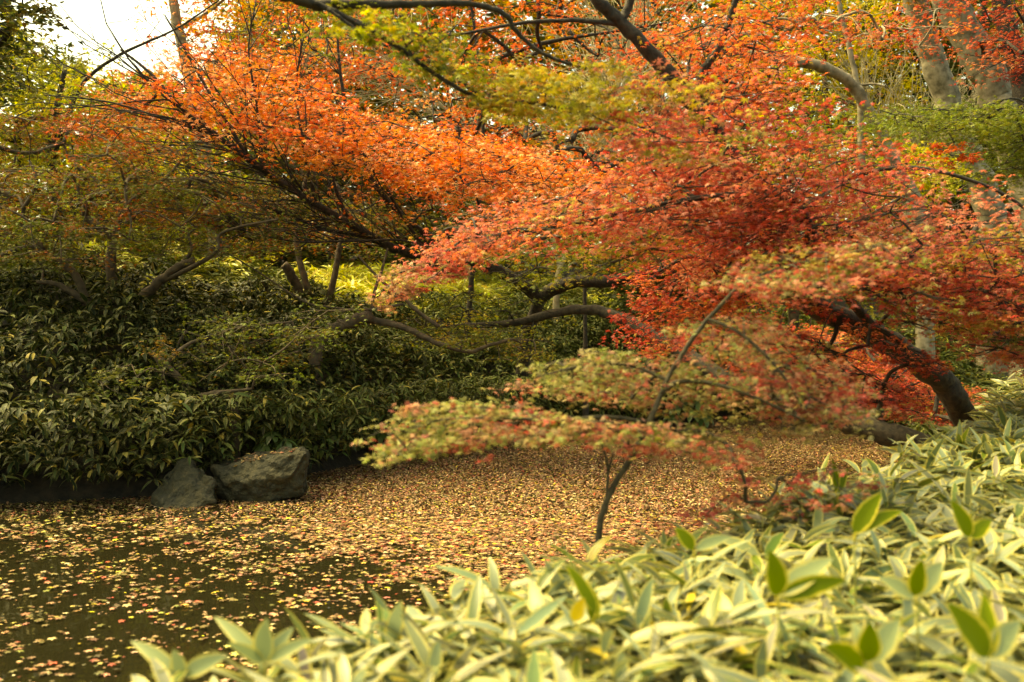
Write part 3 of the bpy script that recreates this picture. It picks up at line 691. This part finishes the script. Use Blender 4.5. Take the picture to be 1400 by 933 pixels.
back_tree("mid green tree behind the middle of the red crown", 17.5, [(1080, 500), (1085, 430), (1080, 330), (1070, 220)],
          [(960, 180), (1150, 150), (1250, 250), (1220, 420), (1100, 470), (960, 420)], 60, 8000, .75, .11, OLIVE + MGREEN + YGREEN, T_MAPLE3, M_BARK_BROWN, .14)
back_tree("yellow leaved tree at the top right behind the arching limb", 24, [(1120, 420), (1125, 280), (1130, 150), (1120, 20)],
          [(1020, -20), (1110, -60), (1250, -60), (1260, 130), (1230, 260), (1090, 200), (1050, 90)], 70, 8500, .9, .14, [((.55, .42, .03), 5), ((.42, .36, .04), 3), ((.3, .26, .04), 2)], T_MAPLE3, M_BARK_BROWN, .15)
back_tree("low yellow shrub under the grey trunks", 17.5, [(1275, 300), (1278, 270), (1280, 240)],
          [(1240, 205), (1290, 205), (1320, 250), (1270, 265), (1230, 240)], 14, 1800, .4, .09, [((.52, .46, .04), 5), ((.4, .4, .05), 3)], T_MAPLE3, M_BARK_BROWN, .04, dd=.6, name="shrub")
back_tree("dark evergreen behind the grey trunks at right", 27, [(1330, 420), (1335, 250), (1340, 100), (1350, -60)],
          [(1180, -80), (1460, -80), (1460, 330), (1200, 330)], 80, 11000, 1.4, .26, DKGREEN + OLIVE + [((.35, .30, .05), 1)], T_RHOMB, M_BARK_DARK, .25, dd=2.5)
back_tree("olive evergreen behind the left maples", 21, [(120, 430), (125, 360), (120, 280), (130, 200)],
          [(-60, 200), (120, 180), (330, 230), (340, 360), (150, 380), (-60, 370)], 50, 4200, .8, .15, OLIVE + RUST + YGREEN + YGREEN, T_RHOMB, M_BARK_BROWN, .16)
back_tree("dark evergreen behind the top of the red crown", 28, [(900, 420), (905, 280), (900, 120), (890, -60)],
          [(760, -100), (1080, -100), (1090, 330), (780, 340)], 80, 11000, 1.4, .26, DKGREEN + OLIVE + GOLD, T_RHOMB, M_BARK_DARK, .25, dd=2.5)
back_tree("rust coloured tree behind the centre of the wood", 30, [(660, 420), (655, 280), (650, 120), (640, -60)],
          [(520, -120), (800, -120), (800, 340), (500, 340)], 80, 11000, 1.5, .26, RUST + OLIVE + GOLD, T_RHOMB, M_BARK_BROWN, .25, dd=2.5)

# far wood closing the view: one mass
mb = MB()
n = 46000
px = rng.uniform(-700, 2100, n); d = rng.uniform(36, 52, n)
top = np.interp(px, [-700, -50, 30, 70, 110, 200, 270, 330, 420, 2100], [-260, -120, 20, 95, 100, 118, 110, 30, -160, -260]) + 26 * lump(px / 40, px / 90) 
py = top + (430 - top) * rng.uniform(0, 1, n) ** .9
pos = np.stack([(px - 700) / F * d, d, CAM_Z + (466.5 - py) / F * d], 1)
cl = lump(pos[:, 0] * .4, pos[:, 2] * .6, 1, 1)
col = np.where((cl > .15)[:, None], pick(OLIVE + GOLD + YGREEN, n), pick(DKGREEN + OLIVE, n))
scatter(mb, T_RHOMB, pos, rng.uniform(.45, .9, n), jitter(col, .25), .8)
tag(mb.build("far_wood", M_FAR), "far olive and golden wood closing the view", "wood", kind="stuff")

# ------------------------------------------------------------------ bamboo and undergrowth
def blades(mb, base, yaw, L, W, el0, bend, col, nv=6, fold=.25, roll=None):
    """arched strap leaves, n at once"""
    n = len(base)
    v = np.linspace(0, 1, nv + 1)
    th = el0[:, None] - bend[:, None] * v[None]
    ds = L[:, None] / nv
    xf = np.concatenate([np.zeros((n, 1)), np.cumsum(np.cos(th[:, :-1]) * ds, 1)], 1)
    zf = np.concatenate([np.zeros((n, 1)), np.cumsum(np.sin(th[:, :-1]) * ds, 1)], 1)
    wid = (np.sin(np.pi * np.clip(v, 0, 1) ** .72) ** .8) ; wid[0] = .08; wid[-1] = .0
    us = np.array([0, .5, 1.0])
    h = np.stack([np.cos(yaw), np.sin(yaw), np.zeros(n)], 1); s = np.stack([-np.sin(yaw), np.cos(yaw), np.zeros(n)], 1)
    if roll is None: roll = rng.normal(0, .35, n)
    z = np.array([0, 0, 1.0])
    nrm = -np.sin(th)[..., None] * h[:, None] + np.cos(th)[..., None] * z
    sv = np.cos(roll)[:, None, None] * s[:, None] + np.sin(roll)[:, None, None] * nrm
    nv_ = -np.sin(roll)[:, None, None] * s[:, None] + np.cos(roll)[:, None, None] * nrm
    cen = base[:, None] + xf[..., None] * h[:, None] + zf[..., None] * z
    off = (us - .5)
    V = cen[:, :, None] + (off[None, None, :, None] * (wid[None, :] * W[:, None])[:, :, None, None]) * sv[:, :, None] \
        + (np.abs(off)[None, None, :, None] * fold * (wid[None, :] * W[:, None])[:, :, None, None]) * nv_[:, :, None]
    m_ = len(us); k = (nv + 1) * m_
    a, b_ = np.meshgrid(np.arange(nv), np.arange(m_ - 1), indexing='ij')
    q = np.stack([a * m_ + b_, a * m_ + b_ + 1, (a + 1) * m_ + b_ + 1, (a + 1) * m_ + b_], -1).reshape(-1, 4)
    Q = (q[None] + (np.arange(n) * k)[:, None, None]).reshape(-1, 4)
    uv = np.stack(np.broadcast_arrays(us[None, None, :], v[None, :, None] * np.ones((n, 1, 1))), -1)
    mb.add(V.reshape(-1, 3), Q, None, np.repeat(col, k, 0), uv.reshape(-1, 2))

def sasa(mb, tips, size, pal, per=(5, 8), nv=6, jit=.18, el=(.05, .45), lean=None, yellow=.02, ypal=(.5, .38, .05), wr=.2, bend=(.3, 1.1)):
    n = len(tips)
    k = rng.integers(per[0], per[1] + 1, n)
    idx = np.repeat(np.arange(n), k); m_ = len(idx)
    y0 = rng.uniform(0, 2 * np.pi, n)
    yaw = y0[idx] + rng.uniform(0, 2 * np.pi, m_)
    if lean is not None:       # lean: preferred heading
        yaw = np.where(rng.random(m_) < .4, lean + rng.normal(0, .9, m_), yaw)
    L = size * rng.uniform(.65, 1.2, m_)
    base = tips[idx] + np.stack([np.cos(yaw) * .012, np.sin(yaw) * .012, -rng.uniform(0, .10, m_) * size / .2], 1)
    col = jitter(pick(pal, m_), jit)
    yl = rng.random(m_) < yellow
    col[yl] = np.array(ypal) * rng.uniform(.6, 1.2, (yl.sum(), 1))
    e = rng.uniform(el[0], el[1], m_) + (rng.random(m_) < .14) * rng.uniform(.2, .7, m_)
    blades(mb, base, yaw, L, L * wr * rng.uniform(.8, 1.2, m_), e, rng.uniform(*bend, m_), col, nv)

# variegated bamboo hedge along the near bank
def hedge_top(x, y):
    return .845 + .05 * np.maximum(y - 4, 0) + .05 * np.maximum(x - 1, 0) + .055 * lump(x, y, 1.6, 2)
def edge_s(x, y):                 # distance inland from the hedge's front edge
    ex = np.interp(y, [-3, .5, 2.2, 2.8, 3.2, 3.7, 4.5, 5.8, 7.0, 9, 12], [-3.4, -2.3, -1.10, -.60, -.30, .14, .82, 2.05, 3.25, 4.3, 5.6])
    return (x - ex) * .72
HP = [((.17, .205, .115), 5), ((.22, .25, .155), 4), ((.13, .175, .07), 3), ((.09, .125, .015), 2)]  # pale greyish tones carry sky sheen in the leaf colour
hx = rng.uniform(-3, 7.5, 40000); hy = rng.uniform(.6, 9.5, 40000)
s = edge_s(hx, hy)
keep = (s > 0) & (np.abs(hx) < .62 * hy + .9) & (rng.random(len(hx)) < np.interp(hy, [0, 4, 9], [.62, .42, .28]))
hx, hy, s = hx[keep], hy[keep], s[keep]
hz = hedge_top(hx, hy) - .26 * np.exp(-s / .07) - np.abs(rng.normal(0, .12, len(hx)))
mb = MB()
sasa(mb, np.stack([hx, hy, hz], 1), .18, HP, el=(-.25, .7), yellow=.02, bend=(.1, .9), wr=.22)
stems = rng.choice(len(hx), 900, replace=False)
for k in stems:
    g = float(ground_h(hx[k], hy[k]))
    tube(mb, [(hx[k], hy[k], min(g, hz[k] - .1)), (hx[k] + .01, hy[k], hz[k])], [.004, .0025], 4, 0, (.2, .18, .05))
tag(mb.build("bamboo_hedge", M_SASA), "low variegated bamboo with cream edged leaves along the near bank", "bamboo", kind="stuff")
print("hedge tips", len(hx))

# bamboo undergrowth on the far bank, shade put into the left leaf colour
def bank_points(n, x0, x1, y0, y1, s0, s1):
    x = rng.uniform(x0, x1, n); y = rng.uniform(y0, y1, n); s = pond_sd(x, y)
    far = (y - (1.25 * x + 3.2)) > 3.2
    k = (s > s0) & (s < s1) & far
    return x[k], y[k], s[k]
x, y, s = bank_points(95000, -12, 7, 8, 26, -.6, 3.1)
k = (rng.random(len(x)) < np.interp(s, [-.5, 0, 2, 5.5], [1, 1, .75, .4])); x, y, s = x[k], y[k], s[k]
H = .78 + .38 * lump(x, y, .9, 3) + .16 * lump(x, y, 2.7, 1)
g = np.where(s < 0, .12, ground_h(x, y))
z = g + np.where(s < 0, .16 + .80 * rng.random(len(x)) ** .8, H * (1 - .6 * rng.random(len(x)) ** 2))
SHADE_GREEN = [((.012, .02, .006), 5), ((.022, .033, .008), 4), ((.04, .052, .011), 2), ((.11, .11, .028), .8)]  # leaf greens darkened to stand for shade on the left bank
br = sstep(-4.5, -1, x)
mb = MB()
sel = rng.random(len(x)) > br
sasa(mb, np.stack([x, y, z], 1)[sel], .15, SHADE_GREEN, per=(4, 6), nv=4, el=(-.7, .45), lean=-1.4, yellow=.05, ypal=(.26, .2, .045), wr=.26, bend=(.4, 1.2))
tag(mb.build("shade_toned_undergrowth", M_SASA_DARK), "bamboo undergrowth covering the left bank, shade put into its dark green leaf colour", "undergrowth", kind="stuff")
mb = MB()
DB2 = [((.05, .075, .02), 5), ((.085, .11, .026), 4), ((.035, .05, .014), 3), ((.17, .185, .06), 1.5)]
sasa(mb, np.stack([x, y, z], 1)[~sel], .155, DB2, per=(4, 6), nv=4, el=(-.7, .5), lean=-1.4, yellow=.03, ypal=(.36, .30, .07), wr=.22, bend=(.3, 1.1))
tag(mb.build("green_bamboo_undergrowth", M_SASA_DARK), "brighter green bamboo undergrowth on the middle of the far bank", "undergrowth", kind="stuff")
print("bank tips", len(x))
# yellow green bamboo higher on the bank, sunlight put into the leaf colour
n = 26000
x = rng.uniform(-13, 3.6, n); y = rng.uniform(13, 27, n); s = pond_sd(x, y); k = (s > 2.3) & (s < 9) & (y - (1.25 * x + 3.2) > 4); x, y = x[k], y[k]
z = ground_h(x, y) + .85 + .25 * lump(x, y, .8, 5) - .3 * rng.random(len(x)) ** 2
mb = MB()
sun_mask = (x > -3.9 * y / 19 + .4 * lump(x, y, .9, 1)) & (x < -.2 + .5 * lump(x, y, 1.1, 2))  # patch whose leaf colour is brightened to look sunlit
sun_mask |= lump(x, y, 1.3, 6) > .55
sasa(mb, np.stack([x, y, z], 1)[sun_mask], .22, [((.68, .66, .10), 4), ((.52, .53, .06), 3), ((.72, .68, .22), 2)], per=(4, 6), nv=3, el=(-.2, .5), wr=.22)
tag(mb.build("sun_toned_bamboo", M_SASA), "yellow green bamboo on the slope behind the far bank, sunlight put into its leaf colour", "bamboo", kind="stuff")
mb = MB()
sasa(mb, np.stack([x, y, z - .12], 1)[~sun_mask], .22, [((.09, .11, .022), 4), ((.15, .165, .03), 3), ((.06, .075, .016), 3), ((.3, .3, .05), 1)], per=(4, 6), nv=3, el=(-.3, .5), wr=.2)
tag(mb.build('olive_undergrowth', M_SASA_DARK), 'olive green undergrowth on the slope beside the sun toned yellow bamboo', 'undergrowth', kind='stuff')
# undergrowth on the right bank behind the red trunk
n = 9000
x = rng.uniform(4.3, 10, n); y = rng.uniform(8.5, 22, n); s = pond_sd(x, y); k = (s > .1) & (s < 4); x, y = x[k], y[k]
z = ground_h(x, y) + .15 + .45 * rng.random(len(x)) + .15 * lump(x, y, .8, 7)
mb = MB()
sasa(mb, np.stack([x, y, z], 1), .2, DB2 + [((.3, .3, .06), 2)], per=(4, 6), nv=3, el=(-.3, .4), wr=.22)
tag(mb.build("bank_undergrowth", M_SASA_DARK), "mixed green undergrowth on the right bank behind the red trunk", "undergrowth", kind="stuff")

# single shoots that stand out of the hedge: each leaf from its foot to its tip
def shoot(label, d, leaves, foot):
    f0 = P(*foot, d); g = float(ground_h(f0[0], f0[1]))
    base = np.array([f0[0], f0[1], g])
    root = tag(empty("bamboo_shoot", base), label, "bamboo shoot", "bamboo shoots standing out of the hedge")
    mbk = MB(); tube(mbk, smooth_path([base, (base + f0) / 2 + np.array([.01, .01, 0]), f0], [.005, .004, .003], 4)[0], np.linspace(.005, .003, 9), 6, 0, (.2, .19, .05))
    mbk.build("stem", M_STEM, root, base, True)
    for (bx, by, tx, ty, w, c, dz) in leaves:
        a = P(bx, by, d); t = P(tx, ty, d + dz)
        v = t - a; L = np.linalg.norm(v); hd = math.atan2(v[1], v[0]); e = math.asin(v[2] / L)
        one = MB()
        bd = .35
        # face the blade towards the viewer's side of the hedge by rolling it about its length
        cx = np.array([math.cos(hd), math.sin(hd), 0]); sx_ = np.array([-math.sin(hd), math.cos(hd), 0])
        nr = -math.sin(e) * cx + np.array([0, 0, math.cos(e)])
        want = np.array([0, -.85, .5]); r_ = math.atan2(-(want @ sx_), want @ nr)
        blades(one, a[None], np.array([hd]), np.array([L * 1.01]), np.array([w / F * d]), np.array([e + bd / 2]), np.array([bd]), np.array([c]), 10, .3, np.array([r_ + rng.normal(0, .15)]))
        tube(one, [f0, a], [.0025, .002], 5, 0, c)
        one.build("leaf", M_SASA_DEEP if c == DK else M_SASA, root, base, True)
DK = (.11, .15, .004); PL = (.24, .29, .13); YE = (.58, .40, .03)
shoot("bamboo shoot with one upright dark green leaf and one lying level in the hedge", 2.35,
      [(1062, 815, 1050, 752, 34, DK, .01), (1066, 818, 1158, 795, 30, DK, .03), (1066, 815, 1140, 765, 34, PL, .08)], (1064, 835))
shoot("bamboo shoot with a dark green leaf slanting up right high in the hedge", 3.0,
      [(1168, 730, 1206, 675, 26, DK, .05), (1170, 728, 1235, 700, 20, DK, .05)], (1168, 745))
shoot("bamboo shoot with a long dark green leaf at the lower right corner", 2.1,
      [(1350, 900, 1293, 826, 42, DK, .02), (1352, 900, 1395, 850, 36, PL, .06), (1352, 900, 1345, 812, 30, DK, .09)], (1352, 925))
shoot("bamboo shoot with a pair of broad upright leaves near the bottom right", 2.1,
      [(1188, 905, 1192, 850, 34, DK, .0), (1186, 905, 1165, 850, 28, PL, .05), (1192, 905, 1230, 848, 36, PL, .06), (1180, 915, 1125, 885, 36, DK, -.05)], (1190, 930))
shoot("bamboo shoot with broad pale upright leaves at the left of the hedge", 2.45,
      [(362, 905, 366, 845, 30, PL, .0), (364, 905, 402, 858, 22, PL, .05), (368, 905, 430, 875, 20, PL, .02), (358, 905, 292, 845, 22, PL, .08), (360, 905, 310, 880, 18, PL, -.03)], (362, 925))
shoot("leftmost bamboo shoot spreading pale leaves over the water", 2.4,
      [(245, 925, 178, 878, 22, PL, .05), (247, 925, 236, 888, 22, PL, .0), (250, 925, 312, 897, 26, PL, .02), (245, 928, 205, 925, 18, PL, -.05)], (248, 940))
shoot("bamboo shoot with thin dark twin leaves standing above the hedge line", 4.4,
      [(1143, 672, 1137, 628, 10, DK, .0), (1147, 674, 1160, 640, 10, DK, .03)], (1145, 690))
shoot("bamboo shoot with one yellow leaf beside a dark green one at the hedge centre", 2.6,
      [(785, 850, 800, 818, 22, YE, .0), (812, 850, 812, 806, 20, DK, .03), (815, 838, 772, 772, 20, DK, .05)], (805, 865))
shoot("bamboo shoot with a broad upright dark leaf between pale ones at right", 2.5,
      [(1252, 815, 1262, 765, 26, DK, .0), (1255, 815, 1290, 770, 30, PL, .05), (1250, 818, 1200, 790, 24, PL, .02)], (1254, 830))
shoot("bamboo shoot with a dark leaf leaning left on the upper edge of the hedge", 3.1,
      [(948, 752, 922, 722, 20, DK, .02), (952, 752, 1000, 735, 18, PL, .05)], (950, 765))
shoot("bamboo shoot with a dark leaf leaning left at the right side of the hedge", 2.9,
      [(1325, 735, 1298, 684, 24, DK, .02), (1328, 736, 1355, 712, 22, DK, .05)], (1327, 750))

# big palmate leaved shrubs at the water's edge
def fatsia(label, d, px, py, spots, size):
    b0 = P(px, py, d); g = max(.05, float(ground_h(b0[0], b0[1]))); base = np.array([b0[0], b0[1], min(g, b0[2])])
    root = tag(empty("palmate_shrub", base), label, "shrub", "palmate leaved shrubs at the water")
    st = MB(); tube(st, [base, base + np.array([.02, -.02, .25])], [.02, .012], 6); st.build("stem", M_BARK_OLIVE, root, base, True)
    for sx_, sy_, dz in spots:
        c = P(sx_, sy_, d + dz)
        one = MB()
        tube(one, smooth_path([base + np.array([.02, -.02, .25]), (base + c) / 2 + np.array([0, 0, .15]), c], [.006, .005, .004], 4)[0], np.linspace(.006, .004, 9), 5, 0, (.1, .12, .03))
        a0 = rng.uniform(-.4, .4); n = 8
        ya = -math.pi / 2 + a0 + np.linspace(-2.3, 2.3, n)
        Ls = size * (1 - .32 * np.abs(np.linspace(-1, 1, n)) ** 1.5)
        blades(one, np.repeat(c[None], n, 0), ya, Ls, Ls * .34, np.full(n, -.35) - .3 * np.cos(np.linspace(-2.3, 2.3, n)) * rng.uniform(.6, 1.4), np.full(n, .5), jitter(np.tile(np.array([[.07, .115, .03]]), (n, 1)), .12), 5, .2, np.zeros(n))
        one.build("leaf", M_GREEN, root, base, True)
fatsia("palmate leaved shrub on the bank right of the boulders", 12.3, 445, 615, [(432, 572, -.3), (455, 590, -.4), (418, 600, -.35), (470, 570, 0), (440, 550, 0)], .25)
fatsia("palmate leaved shrub overhanging the water right of the flat boulder", 13.2, 505, 610, [(490, 585, -.3), (478, 575, -.4), (520, 590, -.3), (505, 560, 0)], .25)
fatsia("palmate leaved shrub just above the flat topped boulder", 11.2, 372, 615, [(360, 605, -.3), (390, 600, -.35), (372, 590, -.2)], .22)
fatsia("bluish palmate leaved shrub at the far end of the pond", 18.6, 940, 580, [(925, 550, -.3), (945, 560, -.4), (955, 545, -.2), (935, 540, 0), (918, 565, -.4), (962, 565, -.3)], .36)

# ------------------------------------------------------------------ boulders
m, nt, b = new_mat("mossy_stone")
ge = nt.nodes.new("ShaderNodeNewGeometry")
n1 = nt.nodes.new("ShaderNodeTexNoise"); n1.inputs["Scale"].default_value = 7; n1.inputs["Detail"].default_value = 10; n1.inputs["Roughness"].default_value = .65
nt.links.new(ge.outputs["Position"], n1.inputs["Vector"])
r = nt.nodes.new("ShaderNodeValToRGB")
e = r.color_ramp.elements
e[0].position = .3; e[0].color = (.011, .012, .006, 1); e[1].position = .72; e[1].color = (.055, .043, .014, 1)
x_ = r.color_ramp.elements.new(.5); x_.color = (.026, .024, .008, 1)
nt.links.new(n1.outputs[0], r.inputs[0]); nt.links.new(r.outputs[0], b.inputs["Base Color"]); b.inputs["Roughness"].default_value = .8
n2 = nt.nodes.new("ShaderNodeTexNoise"); n2.inputs["Scale"].default_value = 16; n2.inputs["Detail"].default_value = 8
nt.links.new(ge.outputs["Position"], n2.inputs["Vector"])
bp = nt.nodes.new("ShaderNodeBump"); bp.inputs["Strength"].default_value = 1.0; bp.inputs["Distance"].default_value = .06
nt.links.new(n2.outputs[0], bp.inputs["Height"]); nt.links.new(bp.outputs[0], b.inputs["Normal"])
M_STONE = m

def boulder(name, label, pts, amp):
    bm = bmesh.new()
    for p in pts: bm.verts.new(tuple(p))
    bmesh.ops.convex_hull(bm, input=bm.verts)
    bmesh.ops.delete(bm, geom=[v for v in bm.verts if not v.link_faces], context='VERTS')
    bmesh.ops.triangulate(bm, faces=bm.faces[:])
    for _ in range(5):
        bmesh.ops.subdivide_edges(bm, edges=[e for e in bm.edges if e.calc_length() > .03], cuts=1, use_grid_fill=True)
        bmesh.ops.triangulate(bm, faces=bm.faces[:])
    for it in range(2):
        bmesh.ops.smooth_vert(bm, verts=bm.verts, factor=.5, use_axis_x=True, use_axis_y=True, use_axis_z=True)
    bm.normal_update()
    from mathutils import noise
    for v in bm.verts:
        q_ = v.co * 4.2
        a = noise.fractal(q_, .8, 2.1, 5) * amp + (abs(noise.noise(v.co * 6.5)) - .2) * amp * 1.5 - .6 * amp * max(0, .12 - abs(noise.noise(v.co * 3.3 + Vector((5, 1, 2))))) / .12
        v.co += v.normal * a
    me = bpy.data.meshes.new(name); 
    c = Vector((np.mean([p[0] for p in pts]), np.mean([p[1] for p in pts]), 0))
    for v in bm.verts: v.co -= c
    for f in bm.faces: f.smooth = True
    bm.to_mesh(me); bm.free(); me.materials.append(M_STONE)
    o = bpy.data.objects.new(name, me); COL.objects.link(o); o.location = c
    return tag(o, label, "boulder", "boulders in the pond")
d1 = 9.6
pk = [P(205, 690, d1 + .1), P(225, 702, d1 - .15), P(262, 702, d1 - .15), P(294, 688, d1), P(292, 655, d1 + .1), P(275, 642, d1 + .15), P(258, 628, d1 + .25), P(244, 631, d1 + .2), P(228, 650, d1 + .1), P(210, 674, d1 + .05),
      P(215, 690, d1 + .6), P(290, 690, d1 + .6), P(255, 640, d1 + .45)]
boulder("boulder", "smaller pointed mossy boulder in the pond at left", pk, .035)
d2 = 10.0
bl = []
for (a, b_) in [(290, 640), (296, 668), (306, 692), (350, 694), (412, 676), (418, 650), (420, 618), (412, 614)]: bl.append(P(a, b_, d2 - .1 + .0006 * (420 - a)))
for (a, b_) in [(292, 636), (330, 634), (380, 618), (412, 614), (420, 620), (300, 690), (415, 680)]: bl.append(P(a, b_ - 3, d2 + .5))
bl += [P(345, 640, d2 - .1), P(330, 660, d2 - .25), P(400, 650, d2 - .2), P(360, 690, d2 - .2)]
rk2 = boulder("boulder", "larger flat topped boulder with fallen leaves on it", bl, .035)

# ------------------------------------------------------------------ fallen leaves
TAN = [((.26, .14, .078), 5), ((.36, .23, .125), 4), ((.18, .085, .042), 4.5), ((.40, .30, .10), 1.6), ((.46, .35, .2), 1.2), ((.29, .055, .035), 1.5), ((.11, .058, .03), 3), ((.45, .34, .05), .8)]
T_LITTER = maple_template([(0, 1.0), (58, .9), (-58, .9), (118, .7), (-118, .7)], .26, .1)
n = 900000
x = rng.uniform(-9, 7, n); y = 1.5 + 19 * rng.uniform(0, 1, n)
k = (np.abs(x) < .56 * y + .6); x, y = x[k], y[k]
s = pond_sd(x, y); k = s < .25; x, y, s = x[k], y[k], s[k]
# the raft of leaves fills the far and right side, thinning to open water near the left front
q_ = y - np.interp(x, [-6, -4, -3, -2, -1, 0, .6, 1.5, 3], [9.2, 8.9, 8.6, 8.0, 7.0, 5.6, 4.6, 4.4, 5.0])
q_ += .55 * lump(x, y * .7, 1.1, 4) + .3 * lump(x, y, 3, 1)
dens = np.interp(q_, [-5, -2.6, -1.2, 0, 1.2, 2.5], [.08, .09, .14, .36, .75, 1.0])
dens *= np.where(dens < .6, .3 + 1.5 * (lump(x, y, 3.3, 2) + .5 * lump(x, y, 9, 5) > .08), 1)
k = rng.random(len(x)) < dens * np.interp(y, [0, 6, 12, 22], [.9, .9, .8, .6]); x, y, s = x[k], y[k], s[k]
n = len(x); print("floating leaves", n)
mb = MB()
col = jitter(pick(TAN, n) * 1.22, .26)
dull = rng.random(n) < np.interp(x + .25 * (y - 6), [-3.5, -.5], [.5, .1])      # duller olive leaves, more of them towards the open water at left
col[dull] = jitter(pick([((.16, .13, .035), 3), ((.11, .08, .025), 3), ((.22, .19, .05), 1)], int(dull.sum())), .25)
zz = .006 + .02 * rng.random(n) ** 2
size = .016 + .046 * rng.random(n) ** 1.9
near = y < 9
pos = np.stack([x, y, zz], 1)
scatter(mb, T_LITTER, pos[near], size[near], col[near], .13)
scatter(mb, T_OVAL, pos[~near], size[~near] * .85, col[~near], .22)
tag(mb.build("floating_leaves", M_LITTER), "raft of tan and yellow fallen leaves floating on the pond", "fallen leaves", kind="stuff")
# leaves lying on the flat boulder
bpy.context.view_layer.update()
mb = MB(); pp = []
for _ in range(260):
    a = rng.uniform(310, 415); o3 = P(a, 500, d2 + rng.uniform(-.1, .35))
    hit, loc, nr, _i = rk2.ray_cast(rk2.matrix_world.inverted() @ Vector(o3), Vector((0, 0, -1)))
    if hit and nr.z > .5 and rng.random() < .45: pp.append(np.array(rk2.matrix_world @ loc) + np.array([0, 0, .008]))
pp = np.array(pp)
scatter(mb, T_LITTER, pp, rng.uniform(.035, .06, len(pp)), jitter(pick(TAN, len(pp)), .25), .3)
tag(mb.build("fallen_leaves", M_LITTER), "scattered fallen leaves lying on the flat topped boulder", "fallen leaves", kind="stuff")
